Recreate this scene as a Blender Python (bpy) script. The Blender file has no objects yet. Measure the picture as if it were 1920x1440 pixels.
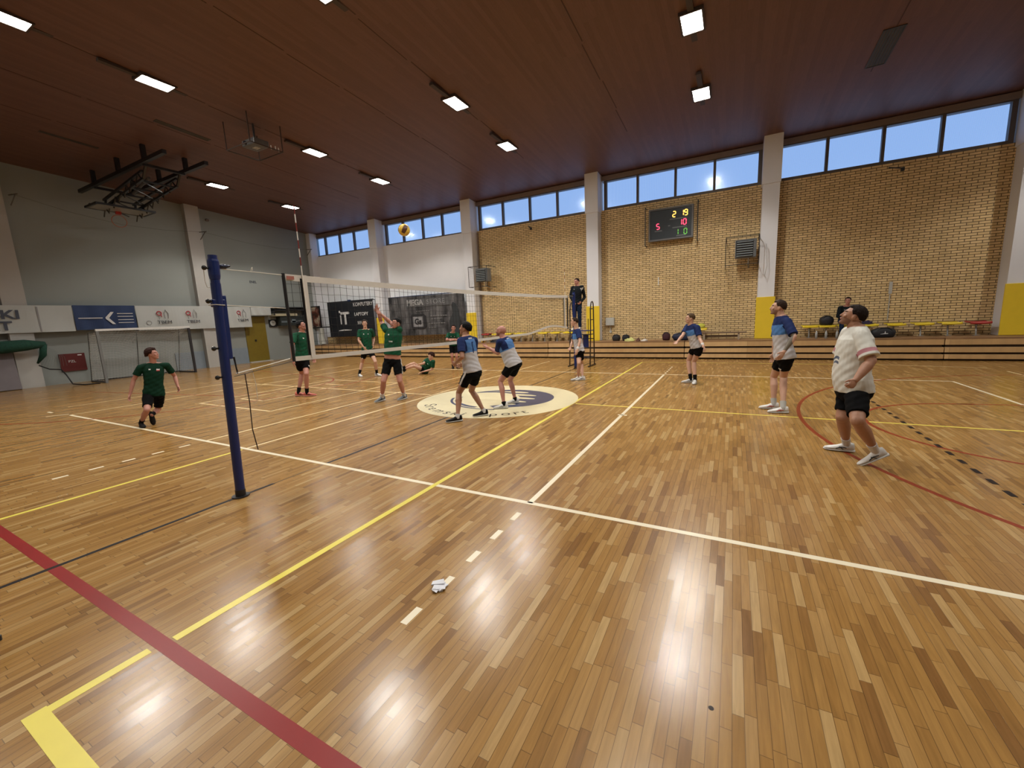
import bpy, bmesh, math, random
import numpy as np
from mathutils import Vector, Matrix, noise as mnoise
random.seed(7)
SC = bpy.context.scene
COL = SC.collection
R = math.radians

# ---------------------------------------------------------------- camera, world, exposure
cam_data = bpy.data.cameras.new('camera')
cam = bpy.data.objects.new('camera', cam_data)
COL.objects.link(cam)
cam_data.sensor_fit = 'HORIZONTAL'
cam_data.sensor_width = 36.0
cam_data.lens = 768.22 / 1920 * 36.0
cam_data.clip_start = 0.05
cam_data.clip_end = 200
_r = Vector((0.88198, 0.46923, -0.04387)); _u = Vector((-0.03627, 0.16039, 0.98639)); _f = Vector((-0.46988, 0.86837, -0.15848))
_M = Matrix((( _r.x, _u.x, -_f.x, 4.6935), (_r.y, _u.y, -_f.y, -3.3826), (_r.z, _u.z, -_f.z, 1.7955), (0, 0, 0, 1)))
cam.matrix_world = _M
SC.camera = cam

world = bpy.data.worlds.new('dusk_sky'); SC.world = world; world.use_nodes = True
wn = world.node_tree.nodes; wl = world.node_tree.links
wbg = wn['Background']
wtc = wn.new('ShaderNodeTexCoord'); wsep = wn.new('ShaderNodeSeparateXYZ'); wramp = wn.new('ShaderNodeValToRGB')
wl.new(wtc.outputs['Generated'], wsep.inputs[0]); wl.new(wsep.outputs['Z'], wramp.inputs[0]); wl.new(wramp.outputs[0], wbg.inputs['Color'])
wramp.color_ramp.elements[0].position = 0.0; wramp.color_ramp.elements[0].color = (0.40, 0.60, 0.96, 1)
wramp.color_ramp.elements[1].position = 0.7; wramp.color_ramp.elements[1].color = (0.30, 0.48, 0.88, 1)
wbg.inputs['Strength'].default_value = 1.02

SC.view_settings.view_transform = 'Standard'
SC.view_settings.look = 'None'
SC.view_settings.gamma = 1.0
SC.view_settings.use_curve_mapping = False
SC.view_settings.exposure = 0.0
LAMP_POWER = 430.0

# ---------------------------------------------------------------- materials
def new_mat(name):
    m = bpy.data.materials.new(name); m.use_nodes = True
    nt = m.node_tree
    return m, nt, nt.nodes['Principled BSDF']

_mats = {}
def M(name, col=(0.5, 0.5, 0.5), rough=0.6, metal=0.0, var=0.12, scale=6.0, bump=0.0, bscale=40.0, emit=None, estr=0.0, spec=0.5):
    """plain procedural material: base colour with a slight noise variation and optional fine bump"""
    if name in _mats: return _mats[name]
    m, nt, b = new_mat(name); N = nt.nodes; L = nt.links
    tc = N.new('ShaderNodeTexCoord'); nz = N.new('ShaderNodeTexNoise'); nz.inputs['Scale'].default_value = scale; nz.inputs['Detail'].default_value = 4
    L.new(tc.outputs['Object'], nz.inputs['Vector'])
    mx = N.new('ShaderNodeMix'); mx.data_type = 'RGBA'
    mx.inputs[6].default_value = tuple(c * (1 - var) for c in col) + (1,)
    mx.inputs[7].default_value = tuple(min(1, c * (1 + var)) for c in col) + (1,)
    L.new(nz.outputs['Fac'], mx.inputs[0]); L.new(mx.outputs[2], b.inputs['Base Color'])
    b.inputs['Roughness'].default_value = rough; b.inputs['Metallic'].default_value = metal
    b.inputs['Specular IOR Level'].default_value = spec
    if bump:
        n2 = N.new('ShaderNodeTexNoise'); n2.inputs['Scale'].default_value = bscale; n2.inputs['Detail'].default_value = 3
        bp = N.new('ShaderNodeBump'); bp.inputs['Strength'].default_value = bump; bp.inputs['Distance'].default_value = 0.02
        L.new(tc.outputs['Object'], n2.inputs['Vector']); L.new(n2.outputs['Fac'], bp.inputs['Height']); L.new(bp.outputs['Normal'], b.inputs['Normal'])
    if emit:
        b.inputs['Emission Color'].default_value = tuple(emit) + (1,); b.inputs['Emission Strength'].default_value = estr
    _mats[name] = m
    return m

def math_node(nt, op, a, b=None, c=None):
    n = nt.nodes.new('ShaderNodeMath'); n.operation = op
    for i, v in enumerate((a, b, c)):
        if v is None: continue
        if isinstance(v, (int, float)): n.inputs[i].default_value = v
        else: nt.links.new(v, n.inputs[i])
    return n.outputs[0]

def board_material(name, w, L_, ramp, rough, gap=0.015, gapL=0.004, seam=0.35, along='Y', grain=0.25, coat=0.0, bump=0.15, rough_var=0.0):
    """individual boards of width w and length L_, random colour each, wood grain, dark joints"""
    m, nt, b = new_mat(name); N = nt.nodes; L = nt.links
    tc = N.new('ShaderNodeTexCoord'); sp = N.new('ShaderNodeSeparateXYZ'); L.new(tc.outputs['Object'], sp.inputs[0])
    cx, cy = (sp.outputs['X'], sp.outputs['Y']) if along == 'Y' else (sp.outputs['Y'], sp.outputs['X'])
    rowf = math_node(nt, 'DIVIDE', cx, w); row = math_node(nt, 'FLOOR', rowf); fr = math_node(nt, 'SUBTRACT', rowf, row)
    wr = N.new('ShaderNodeTexWhiteNoise'); wr.noise_dimensions = '1D'; L.new(row, wr.inputs['W'])
    off = math_node(nt, 'MULTIPLY', wr.outputs['Value'], 7.31)
    colf = math_node(nt, 'ADD', math_node(nt, 'DIVIDE', cy, L_), off); colm = math_node(nt, 'FLOOR', colf); fc = math_node(nt, 'SUBTRACT', colf, colm)
    cmb = N.new('ShaderNodeCombineXYZ'); L.new(row, cmb.inputs[0]); L.new(colm, cmb.inputs[1])
    wn2 = N.new('ShaderNodeTexWhiteNoise'); wn2.noise_dimensions = '2D'; L.new(cmb.outputs[0], wn2.inputs['Vector'])
    rp = N.new('ShaderNodeValToRGB'); L.new(wn2.outputs['Value'], rp.inputs[0])
    els = rp.color_ramp.elements
    while len(els) < len(ramp): els.new(0.5)
    for e, (p, c) in zip(els, ramp): e.position = p; e.color = tuple(c) + (1,)
    # grain: stretched noise, shifted per board
    gv = N.new('ShaderNodeCombineXYZ')
    L.new(math_node(nt, 'MULTIPLY', cx, 60.0), gv.inputs[0]); L.new(math_node(nt, 'MULTIPLY', cy, 4.0), gv.inputs[1]); L.new(math_node(nt, 'MULTIPLY', wn2.outputs['Value'], 50.0), gv.inputs[2])
    gn = N.new('ShaderNodeTexNoise'); gn.inputs['Scale'].default_value = 1.0; gn.inputs['Detail'].default_value = 3; gn.inputs['Distortion'].default_value = 0.6
    L.new(gv.outputs[0], gn.inputs['Vector'])
    g = math_node(nt, 'MULTIPLY_ADD', gn.outputs['Fac'], grain * 2, 1.0 - grain)
    hs = N.new('ShaderNodeHueSaturation'); L.new(rp.outputs[0], hs.inputs['Color']); L.new(g, hs.inputs['Value'])
    # joints
    e1 = math_node(nt, 'LESS_THAN', fr, gap); e2 = math_node(nt, 'LESS_THAN', fc, gapL); e = math_node(nt, 'MAXIMUM', e1, e2)
    mx = N.new('ShaderNodeMix'); mx.data_type = 'RGBA'; L.new(math_node(nt, 'MULTIPLY', e, seam), mx.inputs[0]); L.new(hs.outputs[0], mx.inputs[6]); mx.inputs[7].default_value = (0.05, 0.025, 0.01, 1)
    L.new(mx.outputs[2], b.inputs['Base Color'])
    rn = N.new('ShaderNodeTexNoise'); rn.inputs['Scale'].default_value = 1.3; rn.inputs['Detail'].default_value = 5; L.new(tc.outputs['Object'], rn.inputs['Vector'])
    rr = math_node(nt, 'MULTIPLY_ADD', rn.outputs['Fac'], rough_var, rough - rough_var * 0.5)
    rr = math_node(nt, 'ADD', rr, math_node(nt, 'MULTIPLY', wn2.outputs['Value'], rough_var * 0.4))
    L.new(rr, b.inputs['Roughness'])
    b.inputs['Coat Weight'].default_value = coat; b.inputs['Coat Roughness'].default_value = 0.12
    # bump: each board slightly tilted/wavy, plus joints
    wv = N.new('ShaderNodeTexNoise'); wv.inputs['Scale'].default_value = 9.0; wv.inputs['Detail'].default_value = 2; L.new(tc.outputs['Object'], wv.inputs['Vector'])
    tilt = math_node(nt, 'MULTIPLY', math_node(nt, 'SUBTRACT', wn2.outputs['Value'], 0.5), math_node(nt, 'SUBTRACT', fr, 0.5))
    h = math_node(nt, 'ADD', math_node(nt, 'MULTIPLY', wv.outputs['Fac'], 0.5), math_node(nt, 'MULTIPLY', tilt, 0.6))
    h = math_node(nt, 'SUBTRACT', h, math_node(nt, 'MULTIPLY', e, 0.25))
    bp = N.new('ShaderNodeBump'); bp.inputs['Strength'].default_value = bump; bp.inputs['Distance'].default_value = 0.004
    L.new(h, bp.inputs['Height']); L.new(bp.outputs['Normal'], b.inputs['Normal'])
    if coat: L.new(bp.outputs['Normal'], b.inputs['Coat Normal'])
    _mats[name] = m
    return m

PARQ = board_material('oak_parquet', 0.049, 0.37,
    [(0.0, (0.205, 0.100, 0.030)), (0.12, (0.280, 0.145, 0.039)), (0.6, (0.330, 0.178, 0.050)), (0.90, (0.365, 0.212, 0.072)), (1.0, (0.43, 0.275, 0.110))],
    rough=0.215, gap=0.055, gapL=0.008, seam=0.62, grain=0.30, bump=0.32, rough_var=0.10)
CEILM = board_material('stained_ceiling_boards', 0.11, 3.1,
    [(0.0, (0.112, 0.050, 0.036)), (0.5, (0.125, 0.057, 0.042)), (1.0, (0.138, 0.064, 0.048))],
    rough=0.50, gap=0.05, gapL=0.003, seam=0.30, grain=0.22, bump=0.2)
BENCHW = board_material('pine_boards', 0.2, 2.7,
    [(0.0, (0.42, 0.25, 0.105)), (0.5, (0.55, 0.35, 0.16)), (1.0, (0.66, 0.45, 0.23))],
    rough=0.45, gap=0.0, gapL=0.002, seam=0.6, along='X', grain=0.25, bump=0.1)
BENCHD = board_material('dark_step_boards', 0.15, 2.2,
    [(0.0, (0.20, 0.10, 0.045)), (1.0, (0.33, 0.19, 0.09))], rough=0.5, gap=0.02, gapL=0.002, seam=0.6, along='X', grain=0.25, bump=0.1)  # top boards in a darker brown than the pine front boards

def brick_material():
    m, nt, b = new_mat('buff_brick'); N = nt.nodes; L = nt.links
    tc = N.new('ShaderNodeTexCoord'); mp = N.new('ShaderNodeMapping'); mp.inputs['Rotation'].default_value = (R(90), 0, 0)
    L.new(tc.outputs['Object'], mp.inputs[0])
    sp = N.new('ShaderNodeSeparateXYZ'); L.new(tc.outputs['Object'], sp.inputs[0])
    cb = N.new('ShaderNodeCombineXYZ'); L.new(math_node(nt, 'ADD', sp.outputs['X'], sp.outputs['Y']), cb.inputs[0]); L.new(sp.outputs['Z'], cb.inputs[1])
    br = N.new('ShaderNodeTexBrick'); L.new(cb.outputs[0], br.inputs['Vector'])
    br.inputs['Scale'].default_value = 1.0; br.inputs['Brick Width'].default_value = 0.262; br.inputs['Row Height'].default_value = 0.079
    br.inputs['Mortar Size'].default_value = 0.010; br.inputs['Mortar Smooth'].default_value = 0.2; br.inputs['Bias'].default_value = 0.0
    br.inputs['Color1'].default_value = (0.66, 0.475, 0.225, 1); br.inputs['Color2'].default_value = (0.78, 0.58, 0.30, 1); br.inputs['Mortar'].default_value = (0.135, 0.082, 0.040, 1)
    nz = N.new('ShaderNodeTexNoise'); nz.inputs['Scale'].default_value = 5; nz.inputs['Detail'].default_value = 6; L.new(tc.outputs['Object'], nz.inputs['Vector'])
    hs = N.new('ShaderNodeHueSaturation'); L.new(br.outputs['Color'], hs.inputs['Color']); L.new(math_node(nt, 'MULTIPLY_ADD', nz.outputs['Fac'], 0.5, 0.75), hs.inputs['Value'])
    L.new(hs.outputs[0], b.inputs['Base Color']); b.inputs['Roughness'].default_value = 0.7
    bp = N.new('ShaderNodeBump'); bp.inputs['Strength'].default_value = 0.6; bp.inputs['Distance'].default_value = 0.008; bp.invert = True
    L.new(br.outputs['Fac'], bp.inputs['Height']); L.new(bp.outputs['Normal'], b.inputs['Normal'])
    _mats['buff_brick'] = m
    return m
BRICK = brick_material()

def glass_material():
    m, nt, b = new_mat('ribbed_glazing'); N = nt.nodes; L = nt.links
    out = N['Material Output']; N.remove(b)
    tr = N.new('ShaderNodeBsdfTransparent'); tr.inputs[0].default_value = (0.97, 0.98, 1, 1)
    gl = N.new('ShaderNodeBsdfGlossy'); gl.inputs['Roughness'].default_value = 0.15
    tc = N.new('ShaderNodeTexCoord'); wv = N.new('ShaderNodeTexWave'); wv.bands_direction = 'X'; wv.inputs['Scale'].default_value = 12.0; wv.inputs['Distortion'].default_value = 0.2
    L.new(tc.outputs['Object'], wv.inputs['Vector'])
    cr = N.new('ShaderNodeMix'); cr.data_type = 'RGBA'; cr.inputs[6].default_value = (0.86, 0.92, 1, 1); cr.inputs[7].default_value = (0.98, 0.99, 1, 1)
    L.new(wv.outputs['Fac'], cr.inputs[0]); L.new(cr.outputs[2], tr.inputs[0])
    mx = N.new('ShaderNodeMixShader'); mx.inputs[0].default_value = 0.06
    L.new(tr.outputs[0], mx.inputs[1]); L.new(gl.outputs[0], mx.inputs[2]); L.new(mx.outputs[0], out.inputs['Surface'])
    _mats['ribbed_glazing'] = m
    return m
GLASS = glass_material()

WHITEP = M('white_wall_paint', (0.40, 0.39, 0.37), 0.75, var=0.10, scale=0.8, bump=0.05)
PILLAR = M('pillar_paint', (0.74, 0.75, 0.79), 0.7, var=0.06, scale=1.0)
GREYW = M('grey_wall_paint', (0.245, 0.265, 0.255), 0.75, var=0.12, scale=0.5, bump=0.05)
SKIRT = M('blue_grey_wall_pad', (0.20, 0.24, 0.28), 0.6, var=0.1)
YELPAD = M('yellow_pad_vinyl', (0.78, 0.56, 0.03), 0.45, var=0.05)
FRAME = M('brown_window_frame', (0.10, 0.085, 0.075), 0.5)
BLACK = M('black_metal', (0.012, 0.012, 0.014), 0.45, var=0.2)
DARKM = M('dark_grey_metal', (0.05, 0.052, 0.055), 0.45, metal=0.3)
STEEL = M('galvanised_steel', (0.42, 0.43, 0.44), 0.35, metal=0.7)
WHITEM = M('white_plastic', (0.75, 0.75, 0.73), 0.4, var=0.04)
BLUEM = M('blue_post_enamel', (0.007, 0.020, 0.115), 0.3, var=0.08)
CORD = M('white_cord', (0.70, 0.68, 0.62), 0.7)
TAPE = M('white_net_tape', (0.62, 0.59, 0.54), 0.7, var=0.06, scale=12)
NETB = M('black_net_twine', (0.015, 0.015, 0.015), 0.8)
RED = M('red_plastic', (0.40, 0.03, 0.025), 0.4)
YSEAT = M('yellow_seat_plastic', (0.80, 0.60, 0.03), 0.3, var=0.05)
LINEW = M('white_floor_line', (0.78, 0.70, 0.52), 0.32, var=0.05)
LINEC = M('cream_floor_line', (0.72, 0.56, 0.30), 0.32, var=0.05)
LINEY = M('yellow_floor_line', (0.78, 0.66, 0.10), 0.32, var=0.06)
LINER = M('red_floor_line', (0.25, 0.014, 0.013), 0.34, spec=.3, var=0.10)
LINEO = M('orange_floor_line', (0.24, 0.036, 0.010), 0.34, spec=.3, var=0.10)
LINEK = M('black_floor_line', (0.012, 0.007, 0.006), 0.4, spec=.2)
CREAM = M('cream_logo_paint', (0.70, 0.62, 0.40), 0.32, var=0.05)
NAVYL = M('navy_logo_paint', (0.045, 0.055, 0.12), 0.32, var=0.05)
NAVYB = M('navy_banner', (0.012, 0.035, 0.11), 0.5)
BANW = M('white_banner', (0.44, 0.46, 0.45), 0.6, var=0.05, scale=2)
BANK = M('black_banner', (0.010, 0.012, 0.018), 0.45)
INKD = M('dark_ink', (0.03, 0.035, 0.05), 0.6)
INKR = M('red_ink', (0.45, 0.03, 0.05), 0.6)
INKW = M('white_ink', (0.60, 0.60, 0.60), 0.6)
INKG = M('grey_ink', (0.25, 0.25, 0.26), 0.6)
GOLD = M('ochre_door_paint', (0.17, 0.12, 0.010), 0.5)

# ---------------------------------------------------------------- mesh builder
class MB:
    def __init__(s): s.v = []; s.f = []; s.m = []
    def add(s, verts, faces, mi=0):
        o = len(s.v); s.v += [tuple(v) for v in verts]
        for f in faces: s.f.append(tuple(i + o for i in f)); s.m.append(mi)
        return s
    def box(s, c, d, mi=0, rot=None):
        hx, hy, hz = d[0] / 2, d[1] / 2, d[2] / 2
        vs = [Vector((x, y, z)) for x in (-hx, hx) for y in (-hy, hy) for z in (-hz, hz)]
        if rot is not None: vs = [rot @ v for v in vs]
        vs = [v + Vector(c) for v in vs]
        return s.add(vs, [(0, 1, 3, 2), (4, 6, 7, 5), (0, 4, 5, 1), (2, 3, 7, 6), (0, 2, 6, 4), (1, 5, 7, 3)], mi)
    def bb(s, x0, x1, y0, y1, z0, z1, mi=0):
        return s.box(((x0 + x1) / 2, (y0 + y1) / 2, (z0 + z1) / 2), (abs(x1 - x0), abs(y1 - y0), abs(z1 - z0)), mi)
    def tube(s, pts, rad, n=10, mi=0, caps=True, ref=None):
        pts = [Vector(p) for p in pts]; k = len(pts)
        if not isinstance(rad, (list, tuple)): rad = [rad] * k
        vs = []; prev = None
        for i, p in enumerate(pts):
            t = (pts[min(i + 1, k - 1)] - pts[max(i - 1, 0)]).normalized()
            if prev is None:
                a = Vector((0, 0, 1)) if abs(t.z) < 0.9 else Vector((1, 0, 0))
                if ref is not None: a = Vector(ref)
                x = t.cross(a).normalized()
            else:
                x = (prev - t * prev.dot(t)); x = x.normalized() if x.length > 1e-6 else t.orthogonal().normalized()
            prev = x; y = t.cross(x)
            for j in range(n):
                a = 2 * math.pi * j / n + (math.pi / 4 if n == 4 else 0)
                vs.append(p + (x * math.cos(a) + y * math.sin(a)) * rad[i])
        fs = [(i * n + j, i * n + (j + 1) % n, (i + 1) * n + (j + 1) % n, (i + 1) * n + j) for i in range(k - 1) for j in range(n)]
        if caps: fs += [tuple(range(n - 1, -1, -1)), tuple(range((k - 1) * n, k * n))]
        return s.add(vs, fs, mi)
    def bar(s, p0, p1, w, mi=0): return s.tube([p0, p1], w * 0.7071, 4, mi)
    def disc(s, c, r, axis, th, n=32, mi=0, ry=None):
        a = Vector(axis).normalized()
        return s.tube([Vector(c) - a * th / 2, Vector(c) + a * th / 2], r, n, mi)
    def ring(s, c, R_, r, ax, n=32, m=8, mi=0, a0=0, a1=360):
        ax = Vector(ax).normalized(); x = ax.orthogonal().normalized(); y = ax.cross(x)
        full = abs(a1 - a0) >= 360; k = n if full else n + 1; vs = []
        for i in range(k):
            a = R(a0 + (a1 - a0) * i / n); d = x * math.cos(a) + y * math.sin(a)
            for j in range(m):
                b = 2 * math.pi * j / m; vs.append(Vector(c) + d * (R_ + r * math.cos(b)) + ax * r * math.sin(b))
        fs = [(i * m + j, ((i + 1) % k) * m + j, ((i + 1) % k) * m + (j + 1) % m, i * m + (j + 1) % m) for i in range(n) for j in range(m)]
        return s.add(vs, fs, mi)
    def ell(s, c, r, rot=None, n=16, m=10, mi=0):
        vs = [Vector((0, 0, r[2]))]
        for i in range(1, m):
            t = math.pi * i / m
            for j in range(n):
                a = 2 * math.pi * j / n; vs.append(Vector((r[0] * math.sin(t) * math.cos(a), r[1] * math.sin(t) * math.sin(a), r[2] * math.cos(t))))
        vs.append(Vector((0, 0, -r[2])))
        if rot is not None: vs = [rot @ v for v in vs]
        vs = [v + Vector(c) for v in vs]
        fs = [(0, 1 + j, 1 + (j + 1) % n) for j in range(n)]
        for i in range(m - 2):
            for j in range(n): fs.append((1 + i * n + j, 1 + (i + 1) * n + j, 1 + (i + 1) * n + (j + 1) % n, 1 + i * n + (j + 1) % n))
        l = len(vs) - 1; b = 1 + (m - 2) * n
        fs += [(l, b + (j + 1) % n, b + j) for j in range(n)]
        return s.add(vs, fs, mi)
    def poly(s, pts2, fn, th, mi=0):
        """2D outline extruded by th; fn(u, v, w) -> world"""
        k = len(pts2)
        vs = [fn(u, v, 0) for u, v in pts2] + [fn(u, v, th) for u, v in pts2]
        fs = [tuple(range(k - 1, -1, -1)), tuple(range(k, 2 * k))] + [(i, (i + 1) % k, k + (i + 1) % k, k + i) for i in range(k)]
        return s.add(vs, fs, mi)
    def build(s, name, mats, parent=None, smooth=False, bevel=0.0):
        me = bpy.data.meshes.new(name); org = Vector((0, 0, 0))
        p = parent
        while p is not None:
            org = org + p.location; p = p.parent
        me.from_pydata([tuple(Vector(v) - org) for v in s.v], [], s.f)
        if not isinstance(mats, (list, tuple)): mats = [mats]
        for m in mats: me.materials.append(m)
        me.polygons.foreach_set('material_index', s.m)
        bm = bmesh.new(); bm.from_mesh(me); bmesh.ops.recalc_face_normals(bm, faces=bm.faces); bm.to_mesh(me); bm.free()
        if smooth: me.polygons.foreach_set('use_smooth', [True] * len(me.polygons))
        o = bpy.data.objects.new(name, me); COL.objects.link(o); o.parent = parent
        if bevel:
            bv = o.modifiers.new('bevel', 'BEVEL'); bv.width = bevel; bv.segments = 2; bv.limit_method = 'ANGLE'
        return o

def thing(name, label, cat, loc=(0, 0, 0), group=None, rotz=0):
    o = bpy.data.objects.new(name, None); COL.objects.link(o); o.location = loc; o.rotation_euler = (0, 0, rotz)
    o.empty_display_size = 0.1
    return tag(o, label, cat, group)
def tag(o, label, cat, group=None):
    o['label'] = label; o['category'] = cat
    if group: o['group'] = group
    return o
def struct(o):
    o['kind'] = 'structure'; return o
def dup(root, loc, label, group=None):
    def cp(o, par):
        c = o.copy(); COL.objects.link(c); c.parent = par
        for ch in list(o.children): cp(ch, c)
        return c
    r = cp(root, None); r.location = loc; r['label'] = label
    if group: r['group'] = group
    return r

def text_mb(txt, size, fn, th=0.004, mi=0, align='CENTER', mb=None, xs=1.0, shear=0.0, bold=0.0):
    """lettering as a mesh: fn(u, v, w) maps the text plane to the world"""
    cu = bpy.data.curves.new('lettering', 'FONT'); cu.body = txt; cu.size = size; cu.align_x = align; cu.align_y = 'CENTER'; cu.resolution_u = 3; cu.offset = bold; cu.shear = shear
    o = bpy.data.objects.new('lettering', cu); COL.objects.link(o)
    dg = bpy.context.evaluated_depsgraph_get(); ev = o.evaluated_get(dg); me = ev.to_mesh()
    mb = mb or MB(); k = len(me.vertices)
    V = [v.co.copy() for v in me.vertices]; F = [tuple(p.vertices) for p in me.polygons]
    ed = {}
    for f in F:
        for i in range(len(f)):
            e = tuple(sorted((f[i], f[(i + 1) % len(f)]))); ed[e] = ed.get(e, 0) + 1
    vs = [fn(v.x * xs, v.y, 0) for v in V] + [fn(v.x * xs, v.y, th) for v in V]
    fs = [f for f in F] + [tuple(i + k for i in reversed(f)) for f in F] + [(a, b, b + k, a + k) for (a, b), c in ed.items() if c == 1]
    mb.add(vs, fs, mi)
    ev.to_mesh_clear(); bpy.data.objects.remove(o); bpy.data.curves.remove(cu)
    return mb

# ---------------------------------------------------------------- room shell
XL, XR, YN, YW = -18.7, 18.7, -6.2, 14.5
def ceil_z(y): return 7.45 + 0.055 * (14.5 - y)

fl = MB(); fl.bb(XL, XR, YN, YW, -0.2, 0.0); floor = struct(fl.build('floor', PARQ))

def strip(mb, p0, p1, w, z=0.0008, mi=0):
    a = Vector((p0[0], p0[1], 0)); b = Vector((p1[0], p1[1], 0)); t = (b - a).normalized(); n = Vector((-t.y, t.x, 0)) * w / 2
    vs = [a - n, b - n, b + n, a + n]
    mb.add([(v.x, v.y, -0.003) for v in vs] + [(v.x, v.y, z) for v in vs], [(3, 2, 1, 0), (4, 5, 6, 7), (0, 1, 5, 4), (1, 2, 6, 5), (2, 3, 7, 6), (3, 0, 4, 7)], mi)
def arc(mb, c, r, a0, a1, w, z, n=64, mi=0):
    vs = []
    for i in range(n + 1):
        a = R(a0 + (a1 - a0) * i / n)
        for rr in (r - w / 2, r + w / 2):
            for zz in (-0.003, z): vs.append((c[0] + rr * math.cos(a), c[1] + rr * math.sin(a), zz))
    fs = []
    for i in range(n):
        b = i * 4; fs += [(b + 1, b + 5, b + 7, b + 3), (b, b + 4, b + 5, b + 1), (b + 2, b + 3, b + 7, b + 6)]
    mb.add(vs, fs, mi)

# volleyball court, 18 x 9 m
m_ = MB()
strip(m_, (-9, 0), (9, 0), 0.055); strip(m_, (-9, 9), (9, 9), 0.05); strip(m_, (9, 0), (9, 9), 0.05); strip(m_, (3, 0), (3, 9), 0.055)
for i in range(5):
    strip(m_, (3, -0.22 - 0.35 * i), (3, -0.37 - 0.35 * i), 0.05); strip(m_, (-3, -0.22 - 0.35 * i), (-3, -0.37 - 0.35 * i), 0.05)
    strip(m_, (3, 9.22 + 0.35 * i), (3, 9.37 + 0.35 * i), 0.05)
strip(m_, (2.93, 3.82), (3.09, 3.82), 0.05); strip(m_, (-9.4, -0.3), (-9.2, 0.03), 0.04); strip(m_, (-10.25, -0.06), (-9.95, -0.06), 0.05)
o = m_.build('volleyball_marking', LINEW, floor)
m_ = MB()
strip(m_, (-3, 0), (-3, 9), 0.05, 0.0006); strip(m_, (-9, 0), (-9, 9), 0.05, 0.0006)
strip(m_, (-10.65, 0.4), (-10.65, 9.5), 0.05, 0.0006); strip(m_, (-1.83, 0.02), (-1.83, 12), 0.05, 0.0006); strip(m_, (-1.9, 4.5), (-10.65, 4.5), 0.05, 0.0005)
strip(m_, (8.5, 12), (10.5, 11.55), 0.04, 0.0006); strip(m_, (10.6, 10.9), (10.6, 9.0), 0.05, 0.0006)
# nested rectangles on the left half
for (x0, x1, y0, y1) in ((-7.25, -4.25, 1.88, 5.85), (-6.75, -5.76, 2.62, 5.12)):
    strip(m_, (x0, y0), (x1, y0), 0.05, 0.0007); strip(m_, (x1, y0), (x1, y1), 0.05, 0.0007); strip(m_, (x1, y1), (x0, y1), 0.05, 0.0007); strip(m_, (x0, y1), (x0, y0), 0.05, 0.0007)
m_.build('cream_marking', LINEC, floor)
m_ = MB()
strip(m_, (1.83, -2.45), (1.83, 12), 0.06, 0.0011); strip(m_, (1.80, -3.0), (1.80, -2.56), 0.06, 0.0011); strip(m_, (1.76, -3.0), (9.0, -3.0), 0.085, 0.0014)
strip(m_, (-1.83, -2.55), (-1.83, -0.05), 0.05, 0.0011); strip(m_, (1.9, 4.5), (13, 4.5), 0.045, 0.0004); strip(m_, (1.83, 12), (8.5, 12), 0.04, 0.0006)
m_.build('yellow_marking', LINEY, floor)
m_ = MB(); strip(m_, (-14, -2.5), (16, -2.5), 0.075, 0.0009)
strip(m_, (12.0, -2.5), (12.0, 11.5), 0.05, 0.0009)
m_.build('basketball_sideline', LINER, floor)
m_ = MB()
for sx in (1, -1):
    arc(m_, (11.65 * sx, 4.45), 5.93, 180 - 85 if sx > 0 else -85, 180 + 85 if sx > 0 else 85, 0.055, 0.0009)
    arc(m_, (8.35 * sx, 4.5), 1.8, 90 if sx > 0 else -90, 270 if sx > 0 else 90, 0.055, 0.0010)
    strip(m_, (8.15 * sx, 6.3), (14.0 * sx, 7.2), 0.05, 0.0010); strip(m_, (8.15 * sx, 2.7), (14.0 * sx, 1.8), 0.05, 0.0010)
m_.build('orange_arc_marking', LINEO, floor)
m_ = MB(); strip(m_, (0, -6.2), (0, -0.70), 0.045, 0.0012); strip(m_, (0, 0.03), (0, 13.1), 0.045, 0.0003)
strip(m_, (0, -0.72), (0, 0.0), 0.012, 0.0003)
m_.build('centre_marking', LINEK, floor)
m_ = MB()
for i in range(24):
    y = 1.2 + 0.303 * i; strip(m_, (7, y), (7, y + 0.15), 0.05, 0.0013)
m_.build('black_dash_marking', LINEK, floor)
# centre circle emblem
m_ = MB(); LC = (0.05, 4.5)
m_.tube([(LC[0], LC[1], -0.003), (LC[0], LC[1], 0.0016)], 1.8, 96)
logo = m_.build('centre_circle_emblem', CREAM, floor)
def ellp(cx, cy, rx, ry, rot=0, n=48, a0=0, a1=360):
    o = []
    for i in range(n):
        a = R(a0 + (a1 - a0) * i / n); x = rx * math.cos(a); y = ry * math.sin(a)
        o.append((cx + x * math.cos(rot) - y * math.sin(rot), cy + x * math.sin(rot) + y * math.cos(rot)))
    return o
fnF = lambda z: (lambda u, v, w: Vector((LC[0] + u, LC[1] + v, z + w)))
m_ = MB(); m_.poly(ellp(0.10, 0.16, 1.13, 1.02), fnF(0.0012), 0.0008); m_.build('emblem_navy_disc', NAVYL, logo)
m_ = MB(); m_.poly(ellp(-0.34, -0.10, 0.86, 0.80), fnF(0.0016), 0.0007)
m_.poly([(-1.1, -.9), (-.2, -1.0), (.35, -.82), (.05, -.6), (-.9, -.5)], fnF(0.0016), 0.00085)
for q_, (cx, cy, rx, ry, ro) in enumerate(((0.10, 0.86, .26, .075, .0), (0.30, 0.56, .40, .085, .0), (0.38, 0.22, .44, .085, .0), (0.42, -0.14, .36, .08, .0), (0.36, -0.46, .32, .075, .1))):
    m_.poly(ellp(cx, cy, rx, ry, ro), fnF(0.0017), 0.0009 + q_ * .0001)
    m_.poly([(cx - 0.85, cy - .03), (cx, cy + ry * .9), (cx + .1, cy - ry * .9)], fnF(0.0017), 0.00145 + q_ * .0001)
m_.build('emblem_cream_flame', CREAM, logo)
m_ = MB()
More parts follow.
